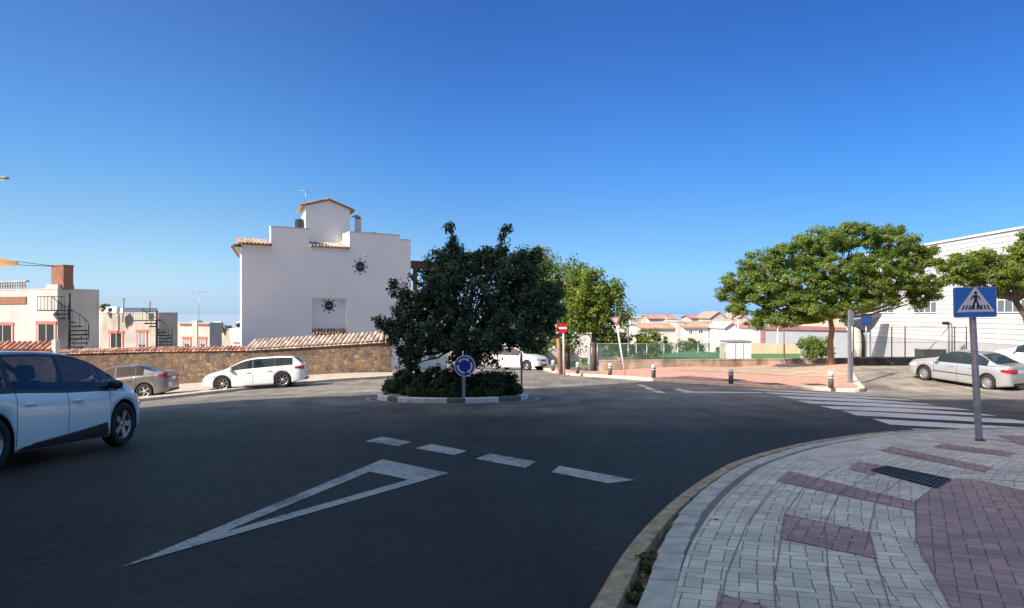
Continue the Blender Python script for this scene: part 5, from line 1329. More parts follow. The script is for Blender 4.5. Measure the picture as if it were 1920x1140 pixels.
# ---------------------------------------------------------------- sports hall on the right
Dh = 67.0; HL = Pl(1625, Dh, math.atan2(-1387, -40))    # runs towards us
HL.z0 = gz(32, 55) - .5; HL.loc = (HL.o.x, HL.o.y, HL.z0)
hall = thing('sports_hall', 'long white ribbed hall with a window band and grey lower panels at the right', 'building', HL.loc, HL.a)
LN = 34.0; topz = HL.t(1900, 432)[1]; gz1 = HL.t(1700, 634)[1]
wz1 = HL.t(1800, 563.5)[1]; wz0 = HL.t(1800, 587)[1]
wspan = [(HL.t(1630), HL.t(1676)), (HL.t(1712), HL.t(1756)), (HL.t(1868), HL.t(1930)), (HL.t(1935), HL.t(1990))]
mb = MB(); pitch = .34; nz = int((topz - gz1) / pitch) + 1; pitch = (topz - gz1) / nz
for k in range(nz):
    z = gz1 + k * pitch; a = 0.; segs = []
    if z + pitch > wz0 and z < wz1:
        for w0, w1 in sorted(wspan): segs.append((a, w0)); a = w1
    segs.append((a, LN))
    for s0_, s1_ in segs: mb.prism([(-.0, z + .0), (-.028, z + .025), (-.028, z + pitch - .02), (-.0, z + pitch - .01), (.1, z + pitch - .01), (.1, z)], s0_, s1_, plane='yz')
mb.v = [(v[0], v[1], v[2]) for v in mb.v]
# the prism above is laid in (y,z) and extruded along x: y is the depth (negative = outwards)
mb.obj('ribbed_cladding', 'white_cladding', hall)
mb = MB(); mb.box(0, LN, -.02, .1, 0, gz1 - .002)
for k in range(17): mb.box(k * 2.0 + .02, k * 2.0 + .05, -.035, -.02, 0, gz1 - .01)
mb.obj('lower_panels', 'grey_panel', hall)
mb = MB(); mb.box(0, LN, .1, 14, 0, gz1); mb.box(0, .3, .1, 14, gz1, topz - .01)
mb.add([(0, .1, topz), (LN, .1, topz), (LN, 14, topz + 1.0), (0, 14, topz + 1.0), (0, .1, topz - .2), (LN, .1, topz - .2), (LN, 14, topz + .8), (0, 14, topz + .8)], [(0, 1, 2, 3), (7, 6, 5, 4), (0, 4, 5, 1), (1, 5, 6, 2), (2, 6, 7, 3), (3, 7, 4, 0)]); mb.box(LN - .3, LN, .1, 14, gz1, topz - .01)
mb.obj('hall_body', 'white_plaster', hall)
mb = MB(); mb.box(-.05, LN, -.13, .12, topz + .002, topz + .14); mb.obj('roof_flashing', 'white_metal', hall)
for w0, w1 in wspan: window(hall, w0 + .01, w1 - .01, wz0 + .0, wz1, 'white_metal', 'pale_glass', y=.03, mull=3, t=.07)
for k, px_ in enumerate((1640, 1700, 1780)):
    pass
# entrance canopy with blue sign at the far corner
cpx = HL.t(1642); cz = HL.t(1640, 622)[1]
ct = thing('entrance_canopy', 'dark entrance canopy with a folded awning at the far corner of the white hall', 'canopy', (P(1622, 620, 62).x, 62, gz(30, 60) ))
s = 62 / F; X = lambda px_: (px_ - 1622) * s; Z = lambda py: ZC - (py - HY) * s - ct.location.z
mb = MB(); mb.prism([(X(1598), Z(610)), (X(1600), Z(603)), (X(1648), Z(594)), (X(1655), Z(588)), (X(1640), Z(612)), (X(1628), Z(624))], 0, 1.6); mb.obj('canopy_roof', 'planter_dark', ct)
mb = MB(); mb.tube([(X(1604), .6, Z(612)), (X(1608), .5, Z(622)), (X(1613), .4, Z(650)), (X(1616), .4, Z(678))], [.55, .5, .3, .12], 12); mb.obj('rolled_awning', 'canvas', ct)
mb = MB(); mb.tube([(X(1614), .8, Z(610)), (X(1624), .8, Z(640)), (X(1628), .8, Z(672))], [.35, .3, .12], 10); mb.obj('folded_curtain', 'planter_dark', ct)
for px_ in (1600, 1640): mb = MB(); mb.box(X(px_) - .05, X(px_) + .05, .7, .8, 0, Z(610)); mb.obj('post', 'galvanised', ct)
bs = thing('blue_sign_board', 'square blue sign board on a post in front of the hall entrance', 'sign', (P(1625, 680, 50).x, 50, gz(24, 50) + .1))
s = 50 / F; zb = ZC - (610 - HY) * s - bs.location.z; zt__ = ZC - (588 - HY) * s - bs.location.z
mb = MB(); mb.box(-10 * s, 10 * s, 0, .04, zb, zt__); mb.obj('board', 'sign_dark_blue', bs)
mb = MB(); mb.tube([(0, .08, 0), (0, .08, zt__ - .05)], .04, 8); mb.obj('post', 'galvanised', bs)

# ---------------------------------------------------------------- low wall and fences behind the plaza
def low_wall(label, pa, pb, Da, Db, ya, yb, mat='low_wall'):
    a = P(pa, ya, Da); b = P(pb, yb, Db); d = Vector((b.x - a.x, b.y - a.y)); L = d.length; an = math.atan2(d.y, d.x)
    g = min(gz(a.x, a.y), gz(b.x, b.y)) - .25; t = thing('low_wall', label, 'wall', (a.x, a.y, g), an, 'low walls behind the plaza')
    mb = MB(); za, zb = a.z - g, b.z - g
    mb.prism([(0, 0), (L, 0), (L, zb - .05), (0, za - .05)], 0, .3); mb.obj('masonry', mat, t)
    mb = MB(); mb.prism([(-.03, za - .048), (L + .03, zb - .048), (L + .03, zb + .03), (-.03, za + .03)], -.03, .33); mb.obj('coping', 'low_wall', t)
    return t, a, b, an, L
t, a, b, an, L = low_wall('stained cream low wall at the back of the plaza', 1123, 1598, WL0.y, WL1.y, 676, 672)
low_wall('shaded dark low wall behind the parking bay, right of the umbrella tree', 1600, 2000, WL1.y, WL1.y - .5, 671, 671, 'shade_dark_wall')  # shade falling on this wall is put into its darker colour
# green netting fence on it
def fence(label, pxs, D, ytop, ybot, mat='galvanised', net=True, r=.03):
    a = P(pxs[0], ybot, D); t = thing('mesh_fence' if net else 'wire_fence', label, 'fence', a)
    for i, px in enumerate(pxs):
        q = P(px, ybot, D); mb = MB(); mb.tube([(0, 0, -.5), (0, 0, (ybot - ytop) * D / F)], r, 6); mb.obj('post', mat, t, q - a)
    w = (pxs[-1] - pxs[0]) * D / F; h = (ybot - ytop) * D / F
    if net: mb = MB(); mb.box(0, w, .0, .006, -.3, h - .05); mb.obj('netting', 'mesh_net', t)
    mb = MB(); mb.tube([(0, 0, h - .05), (w, 0, h - .05)], .014, 5); mb.tube([(0, 0, .1), (w, 0, .1)], .010, 5)
    if not net: mb.tube([(0, 0, h * .5), (w, 0, h * .5)], .010, 5)
    mb.obj('wire', mat, t)
fence('green netting fence with thin posts left of the white kiosk', [1120, 1178, 1193, 1213, 1245, 1271, 1309, 1327, 1360], WL0.y + .6, 643, 674)
fence('tall dark fence posts on the low wall right of the umbrella tree', [1600, 1672, 1697, 1790, 1812], WL1.y + .5, 612, 672, 'rust_metal', False, .035)
for px, y0, D, lb in ((1178, 600, 58, 'tall thin white floodlight pole left of the court'), (1110, 600, 57, 'thin pale pole in front of the dark trunk'), (1470, 612, 60, 'tall slim dark pole in front of the blue grey wall'), (1458, 615, 62, 'tall slim white pole left of the dark slim pole'), (1384, 600, 78, 'white pole in front of the gabled grey house')):
    b = P(px, 674, D); h = (674 - y0) * D / F; t = thing('court_pole', lb, 'pole', b, 0, 'tall poles round the court'); dark = 'dark' in lb.split()[2:3] or 'slim dark' in lb
    mb = MB(); mb.tube([(0, 0, -1), (0, 0, h)], [.06, .045], 8); mb.obj('shaft', 'rust_metal' if dark else 'white_metal', t)
    mb = MB(); mb.box(-.25, .25, -.05, .05, h, h + .06); mb.obj('cross_arm', 'rust_metal' if dark else 'white_metal', t)
# sloping court bank, white kiosk, yellow wall, blue grey building
def pbox(name, label, cat, px0, px1, ytop, D, depth, mat, part='wall', ybot=None, group=None, rot=0., top_r=None):
    a = P(px0, ytop, D); w = (px1 - px0) * D / F; g = gz(a.x + w / 2, D) - .3; t = thing(name, label, cat, (a.x, D, g), rot, group)
    z = a.z - g; zr = z if top_r is None else ZC - (top_r - HY) / F * D - g
    mb = MB(); mb.prism([(0, 0), (w, 0), (w, zr), (0, z)], 0, depth); mb.obj(part, mat, t); return t, w, z, g
t, w, z, g = pbox('garden_wall', 'cream yellow wall with green painted foot behind the bush', 'wall', 1409, 1500, 643, 60, .4, 'yellow_plaster', top_r=647)
mb = MB(); mb.box(-.02, w + .02, -.03, -.001, 0, ZC - (663 - HY) / F * 60 - g); mb.obj('painted_foot', 'green_paint', t)
t, w, z, g = pbox('court_kiosk', 'white kiosk with three panels standing at the court fence', 'kiosk', 1363, 1408, 641, 56, 2.0, 'white_plaster')
for k in range(3): mb = MB(); mb.box(w * (k + .08) / 3 + .1, w * (k + .92) / 3 + .05, -.05, -.001, .4, z - .12); mb.obj('panel', 'white_metal', t)
mb = MB(); mb.box(-.06, w + .06, -.08, 2.1, z, z + .07); mb.obj('roof', 'dull_steel', t)
cb = MB(); a = P(1250, 668, 66); b = P(1364, 668, 60)
q = [P(1225, 676, 56), P(1362, 676, 55), P(1362, 663, 68), P(1300, 657, 72), P(1245, 664, 70)]
cb.add([tuple(v) for v in q] + [(v.x, v.y, v.z - 3.2) for v in q], [(0, 1, 2, 3, 4), (0, 5, 6, 1), (1, 6, 7, 2), (2, 7, 8, 3), (3, 8, 9, 4), (4, 9, 5, 0)])
cb.obj('sports_court', 'turf_green')['kind'] = 'structure'
t, w, z, g = pbox('warehouse', 'long blue grey building with a red fascia under its roof edge', 'building', 1432, 1600, 618, 84, 10, 'bluegrey_wall', top_r=621)
mb = MB(); mb.prism([(-.1, z + .02), (w, z - .16), (w, z + .2), (-.1, z + .42)], -.15, 10.2); mb.obj('fascia', 'red_fascia', t)
mb = MB(); mb.box(-.3, .1, -.06, .3, 0, z + .3); mb.obj('corner_pier', 'red_fascia', t)
# ---------------------------------------------------------------- far houses
def far_house(label, px0, px1, ytop, D, roof=None, mat='white_plaster', depth=9, wins=(), apex=None, yroof=None, rmat='red_tiles', chim=None, rot=0., extra=None, name='distant_house'):
    s = D / F; t, w, z, g = pbox(name, label, 'house', px0, px1, ytop, D, depth, mat, rot=rot, group='houses beyond the court')
    Zp = lambda py: ZC - (py - HY) * s - g
    if apex is not None:      # gable towards us
        za = Zp(apex); o = .25
        mb = MB(); mb.prism([(0, z), (w, z), (w / 2, za)], .002, depth); mb.obj('gable', mat, t)
        mb = MB(); k = (za - z) / (w / 2)
        mb.prism([(-o, z - o * k), (w / 2, za), (w / 2, za + .14), (-o, z - o * k + .14)], -.3, depth + .3); mb.prism([(w / 2, za), (w + o, z - o * k), (w + o, z - o * k + .14), (w / 2, za + .14)], -.3, depth + .3); mb.obj('roof', rmat, t)
    elif yroof is not None:   # ridge parallel to us
        zr = Zp(yroof); mb = MB(); mb.prism([(-.4, z - .12), (-.4, z + .05), (depth / 2, zr), (depth + .4, z + .05), (depth + .4, z - .12), (depth / 2, zr - .16)], -.3, w + .3, plane='yz'); r_ = mb.obj('roof', rmat, t)
        mb = MB(); mb.prism([(0, z), (depth, z), (depth / 2, zr - .2)], .02, w - .02, plane='yz'); mb.obj('gable', mat, t)
        mb = MB()
        for k in range(int(w / .5)): x = .25 + k * .5; mb.tube([(x, -.4, z + .06), (x, depth / 2, zr + .01)], .06, 5)
        mb.obj('tile_ridges', rmat, t)
    else:
        mb = MB(); mb.box(-.1, w + .1, -.1, depth + .1, z, z + .2); mb.obj('parapet', mat, t)
    for (a0, a1, y0, y1, m_) in wins:
        x0, x1 = (a0 - px0) * s, (a1 - px0) * s
        if m_ == 'dark': mb = MB(); mb.box(x0, x1, -.03, -.002, Zp(y1), Zp(y0)); mb.obj('balcony_recess', 'shutter_grey', t)
        else: window(t, x0, x1, Zp(y1), Zp(y0), y=-.02, t=.1)
    if chim:
        for (c0, c1, cy) in chim: mb = MB(); mb.box((c0 - px0) * s, (c1 - px0) * s, 2, 3, z - .5, Zp(cy)); mb.box((c0 - px0) * s - .08, (c1 - px0) * s + .08, 1.9, 3.1, Zp(cy), Zp(cy) + .2); mb.obj('chimney', 'cream_plaster', t)
    return t
far_house('white flats with terracotta roof, dark balcony recess and small windows behind the court', 1284, 1362, 613, 112, yroof=604, rmat='clay_tiles', wins=[(1291, 1299, 617, 627, ''), (1309, 1319, 616, 626, ''), (1343, 1350, 616, 626, ''), (1328, 1337, 615, 634, 'dark'), (1328, 1337, 637, 656, 'dark'), (1291, 1299, 634, 644, ''), (1343, 1350, 634, 646, '')], depth=10)
far_house('grey shaded gabled house with two pairs of dark windows', 1360, 1385, 614, 104, apex=605, mat='shaded_plaster', wins=[(1364, 1368, 616, 625, ''), (1372, 1376, 616, 625, ''), (1364, 1368, 630, 638, ''), (1372, 1376, 630, 638, '')], depth=9, rmat='white_plaster')
far_house('second grey gabled house with brown roof next to the white pole', 1385, 1410, 612, 106, apex=603, mat='shaded_plaster', wins=[(1388, 1392, 616, 624, ''), (1395, 1399, 616, 624, '')], depth=9, rmat='clay_tiles')
far_house('cream gabled house with a square chimney above the terracotta roof', 1332, 1362, 596, 150, apex=585, mat='cream_plaster', depth=12, rmat='clay_tiles', chim=[(1370, 1377, 578)])
far_house('house with brown roof to the right of the cream gable', 1360, 1378, 596, 156, yroof=588, mat='cream_plaster', rmat='clay_tiles', depth=8, wins=[(1367, 1371, 597, 602, '')])
far_house('pale house with a red canopy roof behind the white flats', 1296, 1332, 596, 160, yroof=590, mat='cream_plaster', rmat='red_fascia', depth=9)
far_house('white house with long red tiled roof on the skyline', 1217, 1264, 597, 150, yroof=589.5, rmat='red_tiles', depth=10, wins=[(1242, 1246, 599, 605, '')])
far_house('small house with orange wall left of the long red roof', 1204, 1217, 597, 154, mat='yellow_plaster', depth=8, wins=[(1208, 1213, 601, 604, 'dark')])
far_house('cream stepped block right of the long red roof', 1250, 1272, 598, 148, mat='cream_plaster', depth=8)
far_house('white house with brown tiled roof and a blank cream wall behind the bright tree', 1203, 1270, 615, 116, yroof=607, rmat='clay_tiles', depth=10, wins=[(1215, 1221, 620, 628, '')])
far_house('tall narrow cream party wall left of the white flats', 1271, 1284, 604, 114, mat='cream_plaster', depth=10)
far_house('white house with small red roof at the left end of the far row', 1166, 1185, 597, 140, yroof=590.5, depth=9, wins=[(1186, 1189, 600, 604, '')])
far_house('white block with a balcony left of the brown tiled roof', 1160, 1202, 609, 122, depth=10, wins=[(1188, 1197, 600, 604, 'dark'), (1190, 1198, 620, 632, '')])
far_house('white block standing higher behind the leftmost far houses', 1184, 1203, 597, 132, depth=10, mat='cream_plaster', wins=[(1187, 1194, 599, 603, 'dark')])
far_house('cream gabled house half hidden by the umbrella tree leaves', 1382, 1402, 598, 150, apex=591, mat='cream_plaster', depth=10, rmat='clay_tiles')
far_house('yellow cream block beneath the umbrella tree crown', 1492, 1548, 600, 140, mat='yellow_plaster', depth=12, wins=[(1500, 1505, 605, 612, ''), (1515, 1520, 605, 612, '')])
far_house('white block left of the yellow cream block under the umbrella tree', 1440, 1490, 604, 145, depth=12, wins=[(1450, 1456, 608, 614, ''), (1468, 1474, 608, 614, '')])
far_house('brown roofed house between the gabled house and the umbrella tree', 1400, 1440, 606, 148, yroof=598, mat='white_plaster', depth=9, rmat='clay_tiles')
far_house('pale yellow block right of the umbrella tree trunk', 1552, 1602, 575, 128, mat='yellow_plaster', depth=12, wins=[(1572, 1580, 580, 590, ''), (1572, 1580, 598, 606, '')])
far_house('white house behind the recycling bins under the street trees', 1052, 1106, 626, 95, mat='white_plaster', depth=9, wins=[(1062, 1068, 636, 646, ''), (1084, 1090, 636, 646, '')])
far_house('cream house with grey stone base past the small white hatchback', 1010, 1052, 640, 92, mat='cream_plaster', depth=9, wins=[(1020, 1026, 650, 658, ''), (1038, 1044, 650, 658, '')])
far_house('white house beyond the dark trunk of the yellow green tree', 1118, 1162, 628, 98, mat='white_plaster', depth=9, wins=[(1126, 1132, 636, 646, ''), (1144, 1150, 636, 646, '')])
far_house('white house glimpsed left of the small white hatchback through the leaves', 842, 1008, 642, 88, mat='white_plaster', depth=9, wins=[(880, 888, 652, 664, ''), (925, 933, 652, 664, '')])
# ---------------------------------------------------------------- blocks of flats behind the viewer that shade the junction
AZ = Vector((.81, .585)).normalized(); EL = R(37)
ztop = at(1290, 710).z + 31 * math.tan(EL)
def roof_pt(px, py): p = at(px, py); q = Vector((p.x, p.y)) - AZ * (ztop - p.z) / math.tan(EL); return (q.x, q.y)
edgeA = [roof_pt(1290, 709.5)]; edgeA.append((edgeA[0][0] - AZ.x * 34, edgeA[0][1] - AZ.y * 34))
edgeB = [roof_pt(*q) for q in ((1340, 713), (1460, 725), (1640, 741), (1700, 747), (1760, 757))]
Ct = Vector(edgeA[0]); print('roof', [tuple(round(c, 1) for c in p) for p in edgeA + edgeB])
lastB = Vector(edgeB[-1])
base_poly = [tuple(lastB + Vector((4.2, -32)))] + edgeB[::-1] + edgeA + [(-50, -30)]
g = -3.0; t = thing('apartment_block', 'tall block of flats left of and behind the viewpoint that shades the junction', 'building', (Ct.x, Ct.y, g))
pl = [(x - Ct.x, y - Ct.y) for x, y in base_poly]
mb = MB(); mb.prism(pl, 0, ztop - g, plane='xy'); mb.obj('wall', 'block_plaster', t)
p_ = at(1885, 750); tw_ = Vector((p_.x, p_.y)) - AZ * (ztop + 5 - p_.z) / math.tan(EL); mb = MB(); mb.box(tw_.x - Ct.x - 5, tw_.x - Ct.x + 1.0, tw_.y - Ct.y - 3, tw_.y - Ct.y + .3, ztop - g, ztop - g + 5.0); print('tower', tw_); mb.obj('stair_tower', 'block_plaster', t)
d = (lastB + Vector((4.2, -32)) - lastB).normalized(); c0_ = lastB - Ct; fan = math.atan2(d.y, d.x)
for fl in range(7):
    for k in range(9):
        c = c0_ + d * (2 + 3.4 * k); z = 3.0 + fl * 3.1
        w = MB(); w.X = Matrix.Translation((c.x, c.y, z)) @ Matrix.Rotation(fan, 4, 'Z'); w.box(-.8, .8, .0, .06, 0, 1.5); w.obj('window', 'dark_glass', t)
# ================================================================= STREET FURNITURE
def lean_tube(p0, p1): return [tuple(p0), tuple(p1)]
# crossing sign
b = at(1838, 827, SH); D = b.y; s = D / F
t = thing('crossing_sign', 'blue rectangular pedestrian crossing sign on a grey post on the near pavement', 'sign', b)
top = P(1824, 560, D) - b
mb = MB(); mb.tube([(0, .03, -.05), (0, .03, .0), (top.x, .03, top.z)], [.052, .05, .048], 16); mb.obj('post', 'dull_steel', t)
mb = MB(); mb.lathe([(.055, 0), (.075, .0), (.07, .025), (.055, .03)], 16); mb.obj('post_collar', 'rust_metal', t)
c = P(1826, 566.5, D) - b; hw = 40 * s; hh = 28.5 * s
M0 = Matrix.Translation((c.x, -.035, c.z)) @ Matrix.Rotation(R(-1.2), 4, 'Y')
def rrect(hw, hh, r, n=5):
    out = []
    for cx, cz, a0 in ((hw - r, hh - r, 0), (-hw + r, hh - r, 90), (-hw + r, -hh + r, 180), (hw - r, -hh + r, 270)):
        for k in range(n + 1): a = R(a0 + 90 * k / n); out.append((cx + r * math.cos(a), cz + r * math.sin(a)))
    return out
mb = MB(); mb.X = M0; mb.prism(rrect(hw, hh, .03), 0, .022); bd = mb.obj('sign_plate', 'galvanised', t)
mb = MB(); mb.X = M0; mb.prism(rrect(hw - .010, hh - .010, .025), -.003, .0); mb.obj('blue_field', 'sign_blue', bd)
k = hw / 40.   # symbol drawn in photograph pixels round the centre of the plate
def SY(pts, y, mat, nm, off=(0, 0)):
    m = MB(); m.X = M0
    for p_ in pts: m.prism([((x + off[0]) * k, -(z + off[1]) * k) for x, z in p_], y - .0015, y)
    return m.obj(nm, mat, bd)
SY([[(-2, -27), (2, -27), (36, 18.5), (-36, 18.5)]], -.0045, 'sign_white', 'triangle')
man = [[(-2.6, -16.5), (-1.5, -19.5), (.9, -20.5), (3, -19.2), (3.6, -16.8), (2.6, -14.6), (.4, -13.9), (-1.6, -14.6)],
       [(-2.8, -13.4), (2.8, -13.4), (7.5, -9.4), (9.6, -3.6), (8, -3), (5.8, -7.6), (3.2, -9.3), (3.6, -2.8), (-2.8, -2.8), (-2.4, -9.2), (-6, -7), (-8.6, -3.2), (-10, -4.2), (-7, -9.8)],
       [(-2.8, -2.8), (1.6, -2.8), (-1.2, 3.6), (-6.4, 13.5), (-9.8, 13.5), (-5, 3)], [(.2, -2.8), (3.6, -2.8), (6.2, 4.2), (10.6, 13.5), (7, 13.5), (2.6, 5.4)]]
SY(man, -.0065, 'sign_black', 'walking_figure')
bars = []
for x in (-25, -18.5, -12, -3.6, 3.6, 12, 18.5, 25):
    lean = -x * .16; bars.append([(x + lean - 1.3, 4), (x + lean + 1.6, 4), (x + 1.6, 14), (x - 1.6, 14)])
bars = [[(x, max(z, 5.5)) for x, z in q] for q in bars]
SY(bars, -.0058, 'sign_black', 'crossing_bars')
# roundabout sign
b = at(869.5, 748, .02); b.x *= 22.02 / b.y; b.y = 22.02; b.z = gz(b.x, b.y) + .10; D = b.y; s = D / F
t = thing('roundabout_sign', 'round blue roundabout sign with white arrows on a grey post at the island front', 'sign', b)
c = P(871.5, 686, D) - b; r_ = 20 * s
mb = MB(); mb.box(-.05, .05, .0, .06, -.05, c.z); mb.obj('post', 'galvanised', t)
mb = MB(); mb.X = Matrix.Translation((c.x, -.02, c.z)); mb.lathe([(.001, 0), (r_, 0), (r_, .025), (.001, .025)], 48, axis='y', smooth=False); pl_ = mb.obj('sign_plate', 'sign_white', t)
mb = MB(); mb.X = Matrix.Translation((c.x, -.024, c.z)); mb.lathe([(.001, 0), (r_ * .90, 0), (r_ * .90, .004)], 48, axis='y', smooth=False); mb.obj('blue_field', 'sign_navy', pl_)
for k_ in range(3):
    a0 = R(150 + 120 * k_); m = MB(); m.X = Matrix.Translation((c.x, 0, c.z)); n = 14; pts = []
    for i in range(n + 1): a = a0 - R(78) * i / n; pts.append((r_ * .74 * math.cos(a), r_ * .74 * math.sin(a)))
    for i in range(n, -1, -1): a = a0 - R(78) * i / n; pts.append((r_ * .56 * math.cos(a), r_ * .56 * math.sin(a)))
    for i in range(n):
        m.prism([pts[i], pts[i + 1], pts[2 * n + 1 - i - 1], pts[2 * n + 1 - i]], -.0275, -.0245)
    ae = a0 - R(78); af = a0 - R(103)
    m.prism([(r_ * .86 * math.cos(ae), r_ * .86 * math.sin(ae)), (r_ * .44 * math.cos(ae), r_ * .44 * math.sin(ae)), (r_ * .65 * math.cos(af), r_ * .65 * math.sin(af))], -.0275, -.0245)
    m.obj('arrow', 'sign_white', pl_)
# back post on the right end of the island
b = at(978, 738, 0); b.z = gz(b.x, b.y) + .1; t = thing('sign_post', 'thin grey sign post seen from behind at the right end of the island', 'post', b)
h = (738 - 668) * b.y / F; mb = MB(); mb.box(-.035, .035, 0, .05, 0, h); mb.obj('post', 'galvanised', t)
mb = MB(); mb.X = Matrix.Rotation(R(80), 4, 'Z'); mb.X = Matrix.Translation((0, .03, h - .25)) @ mb.X; mb.lathe([(.001, 0), (.28, 0), (.28, .02), (.001, .02)], 32, axis='y', smooth=False); mb.obj('sign_plate', 'dull_steel', t)
# no entry sign
b = at(1057.5, 699, .13); D = b.y; s = D / F; t = thing('no_entry_sign', 'red no entry sign with white bar in front of the trees', 'sign', b)
c = P(1054.5, 615, D) - b; r_ = 10 * s
mb = MB(); mb.tube([(0, .05, -.05), (c.x * .4, .05, c.z + r_ * .9)], .05, 10); mb.obj('post', 'white_metal', t)
mb = MB(); mb.X = Matrix.Translation((c.x, 0, c.z)); mb.lathe([(.001, -.01), (r_, -.01), (r_, .015), (.001, .015)], 40, axis='y', smooth=False); q = mb.obj('sign_plate', 'sign_red', t)
mb = MB(); mb.box(c.x - r_ * .78, c.x + r_ * .78, -.016, -.011, c.z - r_ * .17, c.z + r_ * .17); mb.obj('white_bar', 'sign_white', q)
b = at(1052, 698, .13); t = thing('wooden_pole', 'leaning tan wooden pole beside the no entry sign', 'pole', b); e = P(1043, 600, b.y) - b
mb = MB(); mb.tube([(0, 0, -.1), tuple(e * .5), tuple(e)], [.14, .12, .10], 10); mb.obj('shaft', 'tan_bark', t)
mb = MB(); mb.box(e.x * .7 - .2, e.x * .7 + .25, -.16, -.12, e.z * .68, e.z * .74); mb.obj('cable_clamp', 'dark_metal', t)
# leaning give way sign
b = at(1173, 703, .13); D = b.y; s = D / F; e = P(1154.5, 600, D) - b; t = thing('give_way_sign', 'faded triangular give way sign on a leaning white post in front of the low wall', 'sign', b)
mb = MB(); mb.tube([(0, .05, -.05), (e.x * .5, .05, e.z * .5), (e.x, .05, e.z + .2)], .045, 10); mb.obj('post', 'white_metal', t)
M1 = Matrix.Translation((e.x, 0, e.z)) @ Matrix.Rotation(R(-10), 4, 'Y')
mb = MB(); mb.X = M1; w_ = 11 * s; mb.prism([(-w_, w_ * .62), (w_, w_ * .62), (0, -w_ * 1.05)], -.01, .012); q = mb.obj('sign_plate', 'faded_red', t)
mb = MB(); mb.X = M1; w_ = 6.6 * s; mb.prism([(-w_, w_ * .60), (w_, w_ * .60), (0, -w_ * 1.0)], -.016, -.011); mb.obj('white_field', 'faded_white', q)
# bollards
BO = [(1037, 695.5, 'shortest bollard, farthest along the kerb left of the no entry sign'), (1083, 700.5, 'bollard on the kerb just right of the no entry sign'), (1144, 703.5, 'bollard left of the leaning give way sign'), (1225.5, 708.5, 'bollard right of the leaning give way sign'),
      (1370.5, 719.5, 'darkest bollard, standing alone in the middle of the plaza kerb'), (1558, 727.5, 'nearest bollard, at the foot of the umbrella tree')]
b0 = None
for px, py, lb in BO:
    b = at(px, py, .14)
    if b0 is None:
        t = thing('bollard', 'grey cylindrical ' + lb, 'bollard', b, 0, 'bollards along the plaza kerb')
        mb = MB(); mb.lathe([(.001, 0), (.10, 0), (.10, .46), (.088, .47)], 20); mb.obj('shaft', 'bollard_grey', t)
        mb = MB(); mb.lathe([(.088, .47), (.100, .475), (.100, .55), (.082, .60), (.05, .63), (.001, .64)], 20); mb.obj('cap', 'white_metal', t)
        mb = MB(); mb.lathe([(.1015, .38), (.1035, .38), (.1035, .42), (.1015, .42)], 20); mb.obj('band', 'sign_white', t); b0 = t
    else: t = copy_tree(b0); t.location = b; t['label'] = 'grey cylindrical ' + lb
# square post by the parking
b = at(1593, 717, .14); D = b.y; s = D / F; t = thing('street_post', 'tall square galvanised post with a wide foot between the umbrella tree and the parking bay', 'post', b)
h = (717 - 582) * s
mb = MB(); mb.bevbox(-.06, .06, -.06, .06, 0, h, .01); mb.obj('post', 'galvanised', t)
mb = MB(); mb.bevbox(.065, .15, -.02, .12, 0, 1.3, .02); mb.obj('cable_box', 'dull_steel', t)
mb = MB(); mb.box(.062, .17, -.03, .03, h * .80, h * .99); mb.obj('sign_plate', 'galvanised', t)
# floodlight mast with brace
b = P(1782, 668, 50.6); g_ = gz(b.x, b.y) - .1; s = 50.6 / F; t = thing('floodlight_mast', 'twin pipe floodlight mast with diagonal brace in front of the white hall', 'light mast', (b.x, b.y, g_))
Z = lambda py: ZC - (py - HY) * s - g_
for dx in (-3, 3): mb = MB(); mb.tube([(dx * s, 0, 0), (dx * s, 0, Z(612)), (dx * s - .1, 0, Z(606)), (-10 * s, 0, Z(606))], .06, 8); mb.obj('pipe', 'dull_steel', t)
mb = MB(); mb.tube([(-2 * s, 0, Z(612)), (-36 * s, .3, Z(656))], .035, 6); mb.obj('brace', 'galvanised', t)
mb = MB(); mb.bevbox(-13 * s, -4 * s, -.2, .2, Z(609), Z(603), .03); mb.obj('lamp_head', 'dark_metal', t)
b = P(1752, 668, 51.5); g_ = gz(b.x, b.y) - .1; s = 51.5 / F; t = thing('dark_container', 'dark slatted container standing behind the low wall in front of the hall', 'container', (b.x, b.y, g_)); Z = lambda py: ZC - (py - HY) * s - g_
mb = MB(); mb.bevbox(-23 * s, 23 * s, 0, 1, 0, Z(656), .03); mb.obj('box', 'planter_dark', t)
mb = MB(); mb.bevbox(-24 * s, 24 * s, -.04, 1.04, Z(656), Z(654), .02); mb.obj('lid', 'dull_steel', t)
# bins
for px, py, w, y0, mat, lb, nm in ((1072, 691, 30, 674, 'bin_green', 'dark green refuse container under the street trees', 'refuse_container'), (1094, 692, 15, 672, 'lime_bin', 'pale green recycling bin beside the dark refuse container', 'recycling_bin')):
    b = at(px, py, .13); s = b.y / F; t = thing(nm, lb, 'bin', b); W_ = w * s / 2; h = (py - y0) * s
    mb = MB(); mb.add([(-W_ * .9, 0, .12), (W_ * .9, 0, .12), (W_ * .9, .9, .12), (-W_ * .9, .9, .12), (-W_, -.08, h * .82), (W_, -.08, h * .82), (W_, 1, h * .82), (-W_, 1, h * .82)], [(0, 3, 2, 1), (4, 5, 6, 7), (0, 1, 5, 4), (1, 2, 6, 5), (2, 3, 7, 6), (3, 0, 4, 7)]); mb.obj('container_body', mat, t)
    mb = MB(); mb.prism([(-.1, h * .82), (.2, h), (.8, h), (1.02, h * .82)], -W_ - .03, W_ + .03, plane='yz'); mb.obj('lid', mat, t)
    for dx in (-1, 1): mb = MB(); mb.X = Matrix.Translation((dx * W_ * .75, .15, .08)); mb.lathe([(.001, -.03), (.08, -.03), (.08, .03), (.001, .03)], 12, axis='y'); mb.obj('wheel', 'tyre', t)
